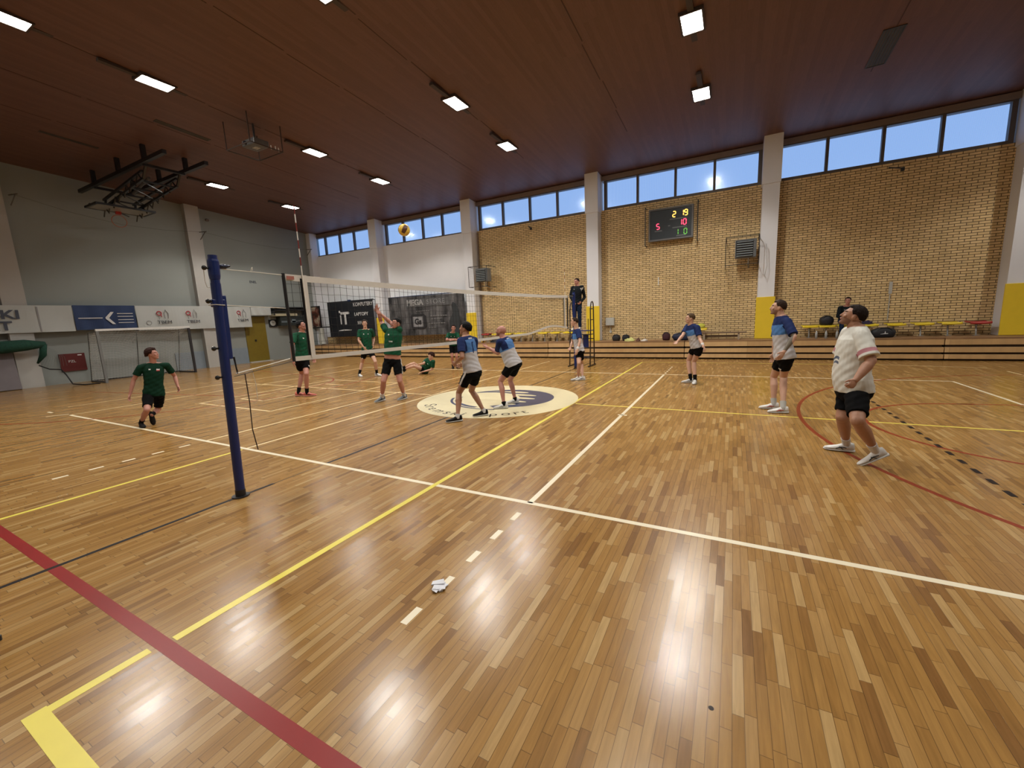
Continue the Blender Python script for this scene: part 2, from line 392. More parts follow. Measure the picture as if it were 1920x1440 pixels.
for (r0, r1, aa, bb) in ((1.10, 1.20, 188, 262), (1.25, 1.31, 196, 285)):
    po = [(0.15 + r1 * math.cos(R(aa + (bb - aa) * i / 20)), 0.12 + r1 * 0.9 * math.sin(R(aa + (bb - aa) * i / 20))) for i in range(21)] + \
         [(0.15 + r0 * math.cos(R(bb + (aa - bb) * i / 20)), 0.12 + r0 * 0.9 * math.sin(R(bb + (aa - bb) * i / 20))) for i in range(21)]
    m_.poly(po, fnF(0.0022), 0.0012)
m_.build('emblem_swoosh', NAVYL, logo)
m_ = MB(); s_ = 'Śremski sport'; wd = dict(m=1.5, i=.5, r=.75, s=.85, t=.65); tot = sum(wd.get(c, 1.0) for c in s_); acc = 0
for c in s_:
    w_ = wd.get(c, 1.0); a = R(-90 + 52 * (((acc + w_ / 2) / tot) * 2 - 1)); acc += w_
    if c == ' ': continue
    cc = Vector((math.cos(a), math.sin(a), 0)); tt = Vector((-math.sin(a), math.cos(a), 0))
    text_mb(c, 0.36, (lambda cc, tt: (lambda u, v, w: Vector((LC[0], LC[1], 0.0013)) + cc * 1.53 + tt * u - cc * v + Vector((0, 0, w))))(cc, tt), 0.0008, mb=m_)
m_.build('emblem_lettering', LINEK, logo)

# ceiling, sloping gently down to the window wall
cl = MB()
ya, yb = YN - 0.2, YW + 0.4
V = [(XL - .3, ya, ceil_z(ya)), (XR + .3, ya, ceil_z(ya)), (XR + .3, yb, ceil_z(yb)), (XL - .3, yb, ceil_z(yb))]
cl.add(V + [(x, y, z + 0.3) for x, y, z in V], [(0, 1, 2, 3), (7, 6, 5, 4), (0, 4, 5, 1), (1, 5, 6, 2), (2, 6, 7, 3), (3, 7, 4, 0)])
ceiling = struct(cl.build('ceiling', CEILM))
SEAM = M('dark_ceiling_seam', (0.045, 0.014, 0.009), 0.6)
m_ = MB()
for x in (-13.2, -10.9, -8.45, -4.6, -2.35, 1.45, 7.6):
    for k in range(11):
        y0 = -5.4 + 1.55 * k + 0.3 * math.sin(x * 3); y1 = y0 + 1.45
        if y1 > 14: continue
        dx = 0.02 * ((k % 2) * 2 - 1)
        m_.add([(x + dx + a, y, ceil_z(y) - b) for a in (-.012, .012) for y in (y0, y1) for b in (0.004, -0.01)], [(0, 1, 3, 2), (4, 6, 7, 5), (0, 4, 5, 1), (2, 3, 7, 6), (0, 2, 6, 4), (1, 5, 7, 3)])
m_.build('ceiling_seam', SEAM, ceiling)

def wallbox(name, x0, x1, y0, y1, z0, z1, m): return struct(MB().bb(x0, x1, y0, y1, z0, z1).build(name, m))
# left end wall (upper painted, lower grey) with pilasters
wl_ = MB(); wl_.add([(XL - .3, YN, 0), (XL, YN, 0), (XL, YW + .4, 0), (XL - .3, YW + .4, 0), (XL - .3, YN, ceil_z(YN) + .02), (XL, YN, ceil_z(YN) + .02), (XL, YW + .4, ceil_z(YW + .4) + .02), (XL - .3, YW + .4, ceil_z(YW + .4) + .02)],
    [(0, 1, 2, 3), (4, 7, 6, 5), (0, 4, 5, 1), (1, 5, 6, 2), (2, 6, 7, 3), (3, 7, 4, 0)])
wall_left = struct(wl_.build('wall_left', GREYW))
for ti, (y0, y1) in enumerate(((1.25, 1.85), (7.5, 8.1))):
    m_ = MB(); m_.add([(x, y, z) for x in (XL + .001, XL + .28) for y in (y0, y1) for z in (0.0, ceil_z(y0) - .01)], [(0, 1, 3, 2), (4, 6, 7, 5), (0, 4, 5, 1), (2, 3, 7, 6), (0, 2, 6, 4), (1, 5, 7, 3)])
    struct(m_.build('trim_%d' % (20 + ti), WHITEP))
struct(MB().bb(XL, XL + .05, 8.12, 9.6, 0.0, 0.85).bb(XL, XL + .05, 6.25, 7.48, 0.0, 0.85).build('baseboard_left', SKIRT))
struct(MB().bb(XR, XR + .3, YN, YW + .4, 0, 9).build('wall_right', WHITEP))
struct(MB().bb(XL - .3, XR + .3, YN - .3, YN, 0, 9).build('wall_front', WHITEP))

# window wall: brick to 6.1 m, a strip of glazing above
PX = [-19.25, -13.05, -6.83, -0.61, 5.69, 11.86, 18.1]
wb = MB(); wb.bb(XL - .3, XR + .3, YW, YW + .35, 0, 6.08)
wall_back = struct(wb.build('wall_back', BRICK))
MB().bb(-18.7, -6.95, YW - .06, YW + .001, 1.12, 6.1).build('plaster_panel', M('white_plaster', (0.82, 0.84, 0.88), .75, var=.05, scale=.8), wall_back)
MB().bb(XL, XR, YW - .02, YW + .35, 7.24, 7.42).build('window_head', M('head_trim', (0.22, 0.17, 0.15), .5), wall_back)
win = [(-18.76, -13.88, (0, 1.2, 2.5, 3.75)), (-12.5, -7.35, None), (-6.33, -0.95, None), (-0.12, 5.29, None), (6.0, 11.42, None), (12.2, 17.7, None)]
for i, (x0, x1, _) in enumerate(win):
    f = MB(); y = YW + .06; zz0, zz1 = 6.17, 7.2
    f.bb(x0 - .12, x1 + .12, y - .05, y + .09, 6.08, zz0); f.bb(x0 - .12, x1 + .12, y - .05, y + .09, zz1, 7.25)
    f.bb(x0 - .12, x0, y - .05, y + .09, zz0, zz1); f.bb(x1, x1 + .12, y - .05, y + .09, zz0, zz1)
    w = x1 - x0; gaps = [x0 + w * k / 4 - .04 for k in (1, 2, 3)]; gaps[0] -= .07
    for g in gaps: f.bb(g - .04, g + .045, y - .05, y + .09, zz0, zz1)
    wo = struct(f.build('window_%d' % (i + 1), FRAME))
    edges = [x0] + [v for g in gaps for v in (g - .04, g + .045)] + [x1]
    for k in range(4): MB().bb(edges[2 * k] - .01, edges[2 * k + 1] + .01, y + .01, y + .02, zz0 - .01, zz1 + .01).build('pane', GLASS, wo)
for i in range(len(PX)):
    x = PX[i]
    t = MB(); w = .25
    if i == 0: t.bb(XL + .01, XL + .35, 14.0, YW - .01, 0.67, 7.46)
    else:
        t.bb(x - w, x + w, 14.0, YW - .001, 0.67, 5.95); t.bb(x - w - .03, x + w + .02, 13.95, YW - .001, 5.95, 6.09); t.bb(x - w - .03, x + w + .02, 13.95, YW + .3, 6.09, ceil_z(14.0) + .02)
        if i < 6:
            pass
    struct(t.build('trim_%d' % (i + 1), PILLAR))
PLAB = ['', 'yellow padding on the pillar behind the blocking player, between the two dark banners', 'yellow padding on the pillar right of the grey store banner', 'yellow padding on the pillar behind the referee stand',
        'yellow padding on the pillar behind the bearded player in blue and white', 'yellow padding on the pillar at the right edge of the picture', '']
for i in range(1, 6):
    x = PX[i]; w = .29
    tag(MB().bb(x - w, x + w, 13.955, 13.998, .675, 2.15).build('pillar_pad', YELPAD, bevel=.012), PLAB[i], 'pad', 'yellow pads on the pillars')

# podium of boards along the window wall, in modules
mods = [(-18.35, -15.35), (-15.34, -12.3), (-12.29, -9.2), (-9.19, -6.1), (-6.09, -2.42), (-2.41, 3.12), (3.13, 10.2), (10.21, 13.4), (13.41, 16.5)]
names_ = ['in the far left corner, under the black banner', 'behind the blocking player in green', 'behind the player sitting on the floor', 'behind the two green players right of the net banner',
          'carrying the left row of yellow seats', 'behind the referee stand', 'carrying the right row of yellow seats', 'behind the man in white at the right pillar', 'beyond the right pillar']
for (x0, x1), nm in zip(mods, names_):
    t = thing('wooden_podium', 'low stepped wooden podium section ' + nm, 'podium', ((x0 + x1) / 2, 13.5, 0), 'podium sections along the window wall')
    g = .006
    MB().bb(x0 + .03, x1 - .03, 13.27, 14.46, 0.0, .635).build('carcass', M('dark_podium_core', (.035, .018, .008), .8), t)
    for z0, z1, yy in ((0.055, .185, 13.18), (.245, .395, 13.20), (.465, .635, 13.22)):
        MB().bb(x0 + g, x1 - g, yy, 13.28, z0, z1).build('front_board', BENCHW, t, bevel=.004)
    MB().bb(x0 + g, x1 - g, 13.215, 14.46, .637, .668).build('top_board', BENCHD, t)

# ---------------------------------------------------------------- ceiling lamps (the room's own light, and one unseen lamp added)
LED = M('led_diffuser', (1, 1, 1), 0.4, emit=(1.0, 0.97, 0.90), estr=60.0)
CANM = M('lamp_housing', (0.05, 0.035, 0.03), 0.6)
def lamp_at(x, y, label):
    z = ceil_z(y); t = thing('ceiling_light', label, 'light', (x, y, z), 'recessed lamps in the wooden ceiling')
    h = MB(); a, b = .20, .34
    h.bb(x - a - .04, x - a, y - b - .04, y + b + .04, z - .05, z + .06); h.bb(x + a, x + a + .04, y - b - .04, y + b + .04, z - .05, z + .06)
    h.bb(x - a, x + a, y - b - .04, y - b, z - .05, z + .06); h.bb(x - a, x + a, y + b, y + b + .04, z - .05, z + .06)
    h.bb(x - .06, x + .06, y - b - .75, y - b - .04, z - .03, z + .03); h.bb(x - .06, x + .06, y + b + .04, y + b + .35, z - .04, z + .02)
    h.build('housing', CANM, t)
    MB().bb(x - a, x + a, y - b, y + b, z - .035, z - .025).build('diffuser', LED, t)
    ld = bpy.data.lights.new('lamp', 'SPOT'); ld.energy = LAMP_POWER; ld.color = (1.0, 0.955, 0.87); ld.spot_size = R(130); ld.spot_blend = .34; ld.shadow_soft_size = .17
    lo = bpy.data.objects.new('lamp', ld); COL.objects.link(lo); lo.parent = t; lo.location = (0, 0, -.23)
    return t
LAMPS = [(-14.62, 7.1, 'ceiling lamp above the folded basketball frame, nearest it'), (-14.62, 10.35, 'lamp at the far left corner of the ceiling, over the tip of the antenna'),
         (-8.45, 0.15, 'lamp cut by the left edge of the picture at the top'), (-8.45, 2.62, 'large bright lamp left of the caged projector'),
         (-8.45, 7.15, 'lamp just right of the caged projector'), (-8.45, 10.2, 'lamp right of the projector, second from it, smaller'), (-2.4, 2.75, 'lamp cut by the top edge of the picture above the net'),
         (-2.4, 7.15, 'lamp above the net in the middle row, the nearer of its pair'), (-2.4, 10.15, 'lamp above the referee stand in the middle row, the farther of its pair'),
         (3.7, 7.2, 'brightest lamp at the top, in the bluish patch of ceiling, upper of two'), (3.7, 10.15, 'bright lamp below the brightest one, nearer the scoreboard windows'),
         (3.7, 2.7, 'ceiling lamp above the camera, out of frame'), (-2.4, -1.5, 'ceiling lamp behind the near net post, out of frame'), (3.7, -1.5, 'ceiling lamp behind the camera, out of frame'),
         (9.85, 2.7, 'unseen ceiling lamp added out of frame far right for more light'), (-8.45, -3.4, 'ceiling lamp out of frame at the near left'),  # far right lamp is unseen, added to brighten the floor on that side
         (13.7, 10.4, 'ceiling lamp beyond the right edge, farther row'), (15.9, 1.5, 'ceiling lamp beyond the right edge, nearer row')]
for x, y, l in LAMPS: lamp_at(x, y, l)

# unlit slots and vents in the ceiling
GRILL = M('ceiling_grille', (0.055, 0.05, 0.042), 0.6)
def vent(x0, x1, y0, y1, label, dark=GRILL):
    xc, yc = (x0 + x1) / 2, (y0 + y1) / 2
    t = thing('ceiling_vent', label, 'vent', (xc, yc, ceil_z(yc)), 'dark vents in the wooden ceiling')
    f = MB(); sl = MB()
    def q(mb, a0, a1, b0, b1, d):
        mb.add([(x, y, ceil_z(y) - z) for x in (a0, a1) for y in (b0, b1) for z in (-.02, d)], [(0, 1, 3, 2), (4, 6, 7, 5), (0, 4, 5, 1), (2, 3, 7, 6), (0, 2, 6, 4), (1, 5, 7, 3)])
    q(f, x0, x1, y0, y0 + .02, .012); q(f, x0, x1, y1 - .02, y1, .012); q(f, x0, x0 + .02, y0, y1, .012); q(f, x1 - .02, x1, y0, y1, .012)
    f.build('frame', DARKM, t)
    n = max(3, int((x1 - x0) / .05))
    for i in range(n): q(sl, x0 + (x1 - x0) * (i + .1) / n, x0 + (x1 - x0) * (i + .85) / n, y0, y1, .006)
    sl.build('grille', dark, t)
vent(-14.48, -14.33, 2.0, 3.35, 'long narrow dark vent left of the folded basketball frame')
vent(-10.75, -10.55, 3.45, 4.9, 'long dark vent between the basketball frame and the projector')
vent(7.40, 7.80, 9.6, 11.1, 'dark bluish vent panel in the ceiling at the upper right', M('vent_mesh_blue', (.035, .05, .06), .6))

# ---------------------------------------------------------------- volleyball net
NT = 2.41; NB = 1.405
net = thing('volleyball_net', 'volleyball net with white tapes strung between the two blue posts', 'net', (0, 4.5, NB))
def ntop(y): return 2.415 - 0.045 * (1 - ((y - 4.5) / 4.77) ** 2)
def nbot(y): return 1.425 - 0.055 * max(0, 1 - ((y - 5.2) / 5.6) ** 2) + (.13 * math.sin(math.pi * (y - 6.3) / 3.2) ** 1.5 if 6.3 < y < 9.3 else 0)
nb = MB(); ys = [-.25 + .1 * i for i in range(96)]; rng = random.Random(3)
def nx(y, z): return .012 * math.sin(y * 1.7 + z * 2)
for y in ys[1:-1]:
    zt, zb_ = ntop(y), nbot(y); wob = .012 * math.sin(y * 9)
    nb.tube([(nx(y, z), y + wob * math.sin((z - zb_) * 3.1), z) for z in [zb_ + (zt - zb_) * k / 4 for k in range(5)]], .0022, 4, caps=False)
for k in range(1, 10):
    nb.tube([(nx(y, 2), y, nbot(y) + (ntop(y) - nbot(y)) * k / 10 + .006 * math.sin(y * 11 + k)) for y in ys[::2] + [9.25]], .0022, 4, caps=False)
nb.build('mesh', NETB, net)
def band(name, zf, h, y0, y1, m, th=.006, n=48):
    b = MB(); vs = []
    for i in range(n + 1):
        y = y0 + (y1 - y0) * i / n; z = zf(y)
        for dx in (-th / 2, th / 2):
            for dz in (0, h): vs.append((nx(y, z) + dx, y, z + dz - h / 2))
    fs = []
    for i in range(n):
        a = i * 4; fs += [(a, a + 4, a + 5, a + 1), (a + 2, a + 3, a + 7, a + 6), (a + 1, a + 5, a + 7, a + 3), (a, a + 2, a + 6, a + 4)]
    fs += [(0, 1, 3, 2), (4 * n, 4 * n + 2, 4 * n + 3, 4 * n + 1)]
    b.add(vs, fs); o = b.build(name, m, net); return o
band('top_tape', lambda y: ntop(y) - .02, .075, -.25, 9.25, TAPE)
tg = MB(); tg.bb(.004, .008, -.215, -.12, ntop(-.2) - .045, ntop(-.2) - .005); tg.build('maker_tag', M('faded_red_tag', (.36, .13, .10), .6), net)
band('bottom_tape', lambda y: nbot(y), .055, -.25, 9.25, TAPE)
for y in (-.25, 9.25): MB().tube([(0, y, ntop(y) + .02), (0, y, nbot(y) - .03)], .019, 10).build('end_dowel', BLACK, net)
for y in (.02, 8.98):
    MB().bb(-.008, .008, y - .028, y + .028, nbot(y) - .025, ntop(y) + .02).build('side_marker_tape', TAPE, net)
    MB().bb(-.012, -.0085, y - .055, y - .02, nbot(y) - .02, ntop(y) - .02).build('marker_sleeve', BLACK, net)
MB().tube([(0, -.25, ntop(-.25)), (0, -.6, 2.425), (0, -.90, 2.43)], .0045, 6).build('top_cord', CORD, net)
MB().tube([(0, -.62, 2.432), (0.01, -.615, 2.46), (0, -.60, 2.475), (-.01, -.595, 2.44)], .004, 6).build('cord_knot', CORD, net)
MB().tube([(0, -.27, 2.03), (0, -.6, 2.045), (0, -.91, 2.06), (.045, -.98, 2.06), (.05, -1.05, 2.065), (0, -1.09, 2.06), (-.05, -1.04, 2.06), (-.03, -.93, 2.06)], .0045, 6).build('middle_cord', CORD, net)
MB().tube([(0, -.30, 1.43), (0, -.6, 1.385), (0, -.93, 1.335)], [.007, .006, .009], 6).build('bottom_cord', CORD, net)
MB().tube([(0.02, -.27, 1.40), (0.02, -.6, 1.36), (0.0, -.95, 1.31)], .0045, 6).build('lower_black_cord', BLACK, net)
MB().tube([(0, -.84, 1.33), (0.01, -.84, 1.0), (.015, -.855, .7), (.02, -.83, .46)], .006, 6).build('hanging_cord', M('dark_cord', (.03, .015, .012), .8), net)
MB().tube([(0, -.76, 1.35), (0.0, -.74, 1.2), (0, -.745, 1.02)], .004, 6).build('loose_cord_end', CORD, net)
MB().tube([(0, 9.25, ntop(9.25)), (0, 9.85, 2.43)], .0045, 6).build('top_cord', CORD, net)
MB().tube([(0, 9.25, 1.40), (0, 9.9, 1.35)], .0045, 6).build('bottom_cord', CORD, net)

def antenna(y, label):
    t = thing('net_antenna', label, 'antenna', (0.012, y, 1.4), 'red and white antennas on the net')
    x = .014
    for k in range(8):
        z0 = 2.44 + .1 * k; dy = -.004
        MB().tube([(x, y + dy, z0), (x, y + dy, z0 + .1)], .0065, 8).build('band', M('antenna_white', (.8, .78, .74), .4) if k % 2 == 0 else M('antenna_red', (.20, .02, .012), .4), t)
    MB().tube([(x, y - .004, 1.42), (x, y - .004, 2.44)], .006, 8).build('rod', M('antenna_white', (.8, .78, .74), .4), t)
antenna(-.008, 'near red and white striped antenna rising above the net'); antenna(9.02, 'far antenna at the referee end of the net')

# net posts: lower sleeve pole, narrower top pole, collars with black knobs
def net_post(y0, y1, near):
    t = thing('net_post', 'tall dark blue net post with black knobs standing nearest the camera' if near else 'far blue net post beside the referee stand', 'post', (0, y0, 0), 'blue volleyball net posts')
    def P(z): return Vector((0, y0 + (y1 - y0) * z / 2.56, z))
    MB().tube([P(0.0), P(2.28)], .046, 20).build('lower_pole', BLUEM, t, smooth=False)
    MB().tube([P(2.2), P(2.56)], .042, 20).build('upper_pole', BLUEM, t)
    b = MB(); b.tube([P(2.32), P(2.36), P(2.50), P(2.52)], [.045, .052, .052, .046], 20); b.build('collar', BLUEM, t)
    s = 1 if near else -1
    b = MB(); c0 = P(1.50) + Vector((0, s * .048, 0)); c1 = P(2.16) + Vector((0, s * .048, 0)); b.add([c + Vector((x, y, 0)) for c in (c0, c1) for x in (-.026, .026) for y in (-.026, .026)], [(0, 1, 3, 2), (4, 6, 7, 5), (0, 4, 5, 1), (2, 3, 7, 6), (0, 2, 6, 4), (1, 5, 7, 3)]); b.build('slide_rail', BLUEM, t, bevel=.006); q = P(2.08)
    b = MB(); b.bb(-.03, .03, q.y - .06, q.y + .06, 2.04, 2.12); b.build('rail_collar', BLUEM, t, bevel=.01)
    b = MB(); q = P(2.45); b.tube([q + Vector((0, s * .04, 0)), q + Vector((0, s * .10, .005)), q + Vector((0, s * .155, .018))], [.022, .026, .012], 12); b.build('pulley', M('pulley_dark', (.03, .035, .06), .25, metal=.5), t, smooth=True)
    for z in (2.43, 2.10, 1.62, 1.32):
        q = P(z); b = MB(); b.tube([q + Vector((0, -s * .04, 0)), q + Vector((0, -s * .072, 0))], .011, 10); b.ell(q + Vector((0, -s * .09, 0)), (.022, .022, .024)); b.build('knob', M('black_knob', (.012, .011, .01), .25), t, smooth=True)
    b = MB(); b.tube([P(0), P(0) + Vector((0, 0, .012))], .085, 24); b.tube([P(0), P(.08)], .05, 20); b.build('floor_plate', BLACK, t)
    if near:
        MB().tube([(-.02, -1.075, 2.42), (-.03, -1.075, 2.30), (-.03, -1.062, 2.24), (-.02, -1.03, 2.235)], .0035, 6).build('tail_cord', CORD, t)
        MB().tube([(.055, -.955, 1.52), (.06, -.95, 1.40), (.06, -.945, 1.36)], [.010, .008, .008], 8).build('winch_handle', BLACK, t)
        MB().tube([(.06, -.945, 1.36), (.06, -.945, 1.34)], .009, 8).build('handle_tip', STEEL, t)
    return t
net_post(-1.07, -.985, True); net_post(9.93, 9.86, False)

# match ball in the air above the net
def ball(c, r, label, cat='ball', m1=(.78, .52, .06), m2=(.10, .035, .02), m3=(.80, .62, .25)):
    bm = bmesh.new(); bmesh.ops.create_icosphere(bm, subdivisions=5, radius=r)
    me = bpy.data.meshes.new('volleyball'); bm.to_mesh(me); bm.free()
    for nm, c_ in (('ball_yellow', m1), ('ball_dark', m2), ('ball_light', m3), ('ball_seam', (.08, .05, .02))): me.materials.append(M(nm, c_, .45))
    rot = Matrix.Rotation(.5, 3, 'X') @ Matrix.Rotation(.7, 3, 'Z')
    for p in me.polygons:
        n = rot @ p.center.normalized(); a = [abs(n.x), abs(n.y), abs(n.z)]; k = a.index(max(a)); o = [n[(k + 1) % 3], n[(k + 2) % 3]]
        q = o[k % 2] / a[k]; idx = 0 if abs(q) > .38 else (1 if k != 2 else 2)
        edge = min(abs(abs(q) - .38), abs(1 - max(abs(o[0]), abs(o[1])) / a[k]))
        p.material_index = 3 if edge < .03 else idx; p.use_smooth = True
    o = bpy.data.objects.new('volleyball', me); COL.objects.link(o); o.location = c
    return tag(o, label, cat)
ball((-.6, 2.57, 3.45), .105, 'yellow and brown volleyball in the air high above the net')
ball((-6.0, 13.62, .668 + .105), .105, 'yellow and black ball resting on the podium behind the bald player', m2=(.02, .02, .025))

# ---------------------------------------------------------------- referee stand
st = thing('referee_stand', 'tall black tubular referee stand with ladder rungs beside the far net post', 'stand', (-.1, 10.75, 0))
TUB = M('black_tube_paint', (.018, .012, .014), .35)
for sx in (-.42, .33):
    for yy, zt in ((10.45, 1.27), (11.0, 2.1)):
        pass
    b = MB(); b.tube([(sx, 11.02, .02), (sx, 10.98, 1.2), (sx, 10.96, 2.05), (sx, 10.93, 2.18), (sx, 10.84, 2.25), (sx, 10.72, 2.22), (sx, 10.66, 2.12), (sx, 10.62, 1.95), (sx, 10.60, 1.27), (sx, 10.50, .02)], .02, 10)
    b.build('side_frame', TUB, st, smooth=True)
for z in (.3, 1.12): MB().tube([(-.42, 10.53, z), (.33, 10.53, z)], .018, 8).build('rung', TUB, st)
for z in (.3, .62, .95): MB().tube([(-.42, 11.0, z), (.33, 11.0, z)], .018, 8).build('rung', TUB, st)
for sx in (-.42, .33):
    for z in (.3, 1.12, 1.62, 2.0): MB().tube([(sx, 10.56, z), (sx, 10.98, z)], .015, 8).build('side_rail', TUB, st)
MB().tube([(.25, 10.6, 1.12), (.25, 10.6, 1.66)], .014, 8).build('inner_bar', TUB, st)
MB().bb(-.42, .33, 10.46, 11.0, 1.235, 1.265).build('platform', BLUEM, st, bevel=.006)
MB().bb(.02, .22, 10.70, 10.74, .66, 1.10).build('side_panel', BLUEM, st, bevel=.01)
for sx in (-.42, .33):
    MB().tube([(sx, 10.35, .02), (sx, 11.12, .02)], .02, 8).build('foot_bar', TUB, st)
for (x, y) in ((-.42, 10.36), (.33, 10.36), (-.42, 11.1), (.33, 11.1)): MB().tube([(x, y, 0), (x, y, .035)], .03, 10).build('foot', BLACK, st)

# ---------------------------------------------------------------- folded basketball frame under the ceiling
hp = thing('basketball_hoop', 'black steel basketball frame folded up under the ceiling with its board and orange ring', 'hoop', (-14.5, 4.5, 7.5))
for y in (3.95, 5.15):
    MB().bb(-18.45 if y < 4 else -17.3, -11.5, y - .06, y + .06, 7.47, 7.59).build('rail', BLACK, hp)
    for x in (-12.85, -14.85, -17.0): MB().bb(x - .06, x + .06, y - .06, y + .06, 7.57, ceil_z(y)).build('hanger', BLACK, hp)
MB().bar((-13.0, 3.95, 7.45), (-13.0, 5.15, 7.45), .08).build('cross_beam', BLACK, hp)
MB().bar((-17.1, 3.95, 7.45), (-17.1, 5.15, 7.45), .08).build('cross_beam', BLACK, hp)
tr = MB()
for y in (4.05, 5.05):
    tr.bar((-13.1, y, 7.45), (-13.4, y, 7.10), .06); tr.bar((-13.4, y, 7.1), (-16.9, y * .9 + .45, 6.72), .07); tr.bar((-13.4, y, 7.35), (-16.9, y * .9 + .45, 6.98), .07)
    for k in range(7):
        x0 = -13.5 - .5 * k; z0 = 7.08 - .054 * k * 2; tr.bar((x0, y, z0), (x0 - .25, y, z0 + .25), .03); tr.bar((x0 - .25, y, z0 + .25), (x0 - .5, y, z0 - .06), .03)
for k in range(5):
    x = -13.6 - .8 * k; z = 7.08 - .087 * k; tr.bar((x, 4.05, z), (x, 5.05, z), .05); tr.bar((x, 4.05, z), (x - .8, 5.05, z - .08), .03)
tr.build('folding_truss', BLACK, hp)
MB().tube([(-14.2, 4.55, 7.4), (-15.6, 4.55, 7.1)], .05, 10).build('counterweight', M('hoop_grey', (.09, .09, .10), .5), hp)
bf = MB(); z = 6.60
for (x0, x1, y0, y1) in ((-16.93, -16.86, 3.5, 5.3), (-15.95, -15.88, 3.5, 5.3), (-16.9, -15.9, 3.5, 3.57), (-16.9, -15.9, 5.23, 5.3)): bf.bb(x0, x1, y0, y1, z - .02, z + .05)
bf.bb(-16.5, -16.42, 3.5, 5.3, z + .02, z + .08); bf.bb(-16.9, -15.9, 4.0, 4.06, z + .02, z + .08); bf.bb(-16.9, -15.9, 4.8, 4.86, z + .02, z + .08)
bfo = bf.build('backboard_frame', BLACK, hp)
for y in (4.05, 4.95): MB().bar((-16.7, y, z + .06), (-16.6, y, 6.95), .06).build('board_strut', BLACK, hp)
MB().bb(-16.86, -15.95, 3.57, 5.23, z - .012, z + .004).build('backboard', M('clear_backboard', (.24, .24, .23), .2), hp)
MB().box((-16.72, 4.4, z - .06), (.1, .16, .1)).build('ring_bracket', RED, hp)
MB().ring((-16.75, 4.4, z - .36), .225, .011, (1, -.1, 0), 32, 8).build('ring', M('ring_orange', (.40, .09, .03), .4), hp, smooth=True)

# ---------------------------------------------------------------- caged projector
pj = thing('projector', 'grey projector hanging from the wooden ceiling inside a wire cage', 'projector', (-8.4, 5.0, 7.3))
c = MB()
for x in (-9.05, -7.85):
    for y in (4.5, 5.5): c.bar((x, y, 7.2), (x, y, ceil_z(y)), .022)
for a, b_ in (((-9.05, 4.5), (-7.85, 4.5)), ((-7.85, 4.5), (-7.85, 5.5)), ((-7.85, 5.5), (-9.05, 5.5)), ((-9.05, 5.5), (-9.05, 4.5))): c.bar((*a, 7.2), (*b_, 7.2), .026)
for k in range(1, 12): c.tube([(-9.05 + .1 * k, 4.5, 7.2), (-9.05 + .1 * k, 5.5, 7.2)], .002, 4)
for k in range(1, 10): c.tube([(-9.05, 4.5 + .1 * k, 7.2), (-7.85, 4.5 + .1 * k, 7.2)], .002, 4)
c.build('cage', M('cage_wire', (.05, .035, .03), .5), pj)
MB().tube([(-8.4, 5.0, 7.5), (-8.4, 5.0, ceil_z(5))], .03, 10).build('ceiling_pole', DARKM, pj)
MB().bb(-8.72, -8.1, 4.78, 5.24, 7.30, 7.48).build('body', M('projector_grey', (.12, .125, .13), .35), pj, bevel=.02)
MB().tube([(-8.5, 4.79, 7.38), (-8.5, 4.72, 7.38)], .05, 20).build('lens', M('lens_dark', (.02, .02, .03), .1), pj)
MB().bb(-8.5, -8.32, 4.95, 5.1, 7.29, 7.301).build('label_plate', M('pale_label', (.5, .5, .5), .4), pj)
for k in range(3): MB().tube([(-7.95 + .03 * (k % 2), 5.2 + .12 * k, 7.215), (-7.95 + .03 * (k % 2), 5.2 + .12 * k, 7.33)], .012, 8).build('cage_clip', WHITEM, pj)

# ---------------------------------------------------------------- scoreboard
sb = thing('scoreboard', 'dark electronic scoreboard with lit digits on the brick wall', 'scoreboard', (2.42, 14.3, 5.1))
x0, x1, z0, z1, yf = 1.68, 3.18, 4.60, 5.68, 14.24
MB().bb(x0, x1, yf, 14.498, z0, z1).build('case', M('scoreboard_case', (.035, .045, .055), .4), sb, bevel=.01)
fr = MB()
for a in ((x0 - .06, x0, z0 - .06, z1 + .06), (x1, x1 + .06, z0 - .06, z1 + .06), (x0, x1, z0 - .06, z0), (x0, x1, z1, z1 + .06)): fr.bb(a[0], a[1], yf - .03, 14.45, a[2], a[3])
fr.build('frame', M('scoreboard_frame', (.14, .14, .145), .45), sb)
g_ = MB()
for a in (x0 - .17, x1 + .22): g_.tube([(a, 14.1, z0 - .2), (a, 14.1, z1 + .14), (a, 14.49, z1 + .14)], .018, 8); g_.tube([(a, 14.1, z0 - .2), (a, 14.49, z0 - .2)], .018, 8)
g_.build('guard_bars', DARKM, sb)
def seg(mb, ch, cx, cz, w, h):
    S = dict(a=((-1, 1), (1, 1)), b=((1, 1), (1, 0)), c=((1, 0), (1, -1)), d=((-1, -1), (1, -1)), e=((-1, 0), (-1, -1)), f=((-1, 1), (-1, 0)), g=((-1, 0), (1, 0)))
    on = {'0': 'abcdef', '1': 'bc', '2': 'abged', '5': 'afgcd', '9': 'abcdfg'}[ch]
    for k in on:
        (ax, az), (bx_, bz) = S[k]; t = .028; m_ = .012
        if az == bz: mb.bb(cx + ax * w / 2 + m_, cx + bx_ * w / 2 - m_, yf - .012, yf + .001, cz + az * h / 2 - t / 2, cz + az * h / 2 + t / 2)
        else: mb.bb(cx + ax * w / 2 - t / 2, cx + ax * w / 2 + t / 2, yf - .012, yf + .001, cz + min(az, bz) * h / 2 + m_, cz + max(az, bz) * h / 2 - m_)
EY = M('digit_amber', (.9, .5, .05), .4, emit=(1.0, .55, .10), estr=2.6); ER = M('digit_red', (.9, .05, .1), .4, emit=(1.0, .06, .13), estr=2.4); EG = M('digit_green', (.1, .5, .05), .4, emit=(.20, .50, .10), estr=.7)
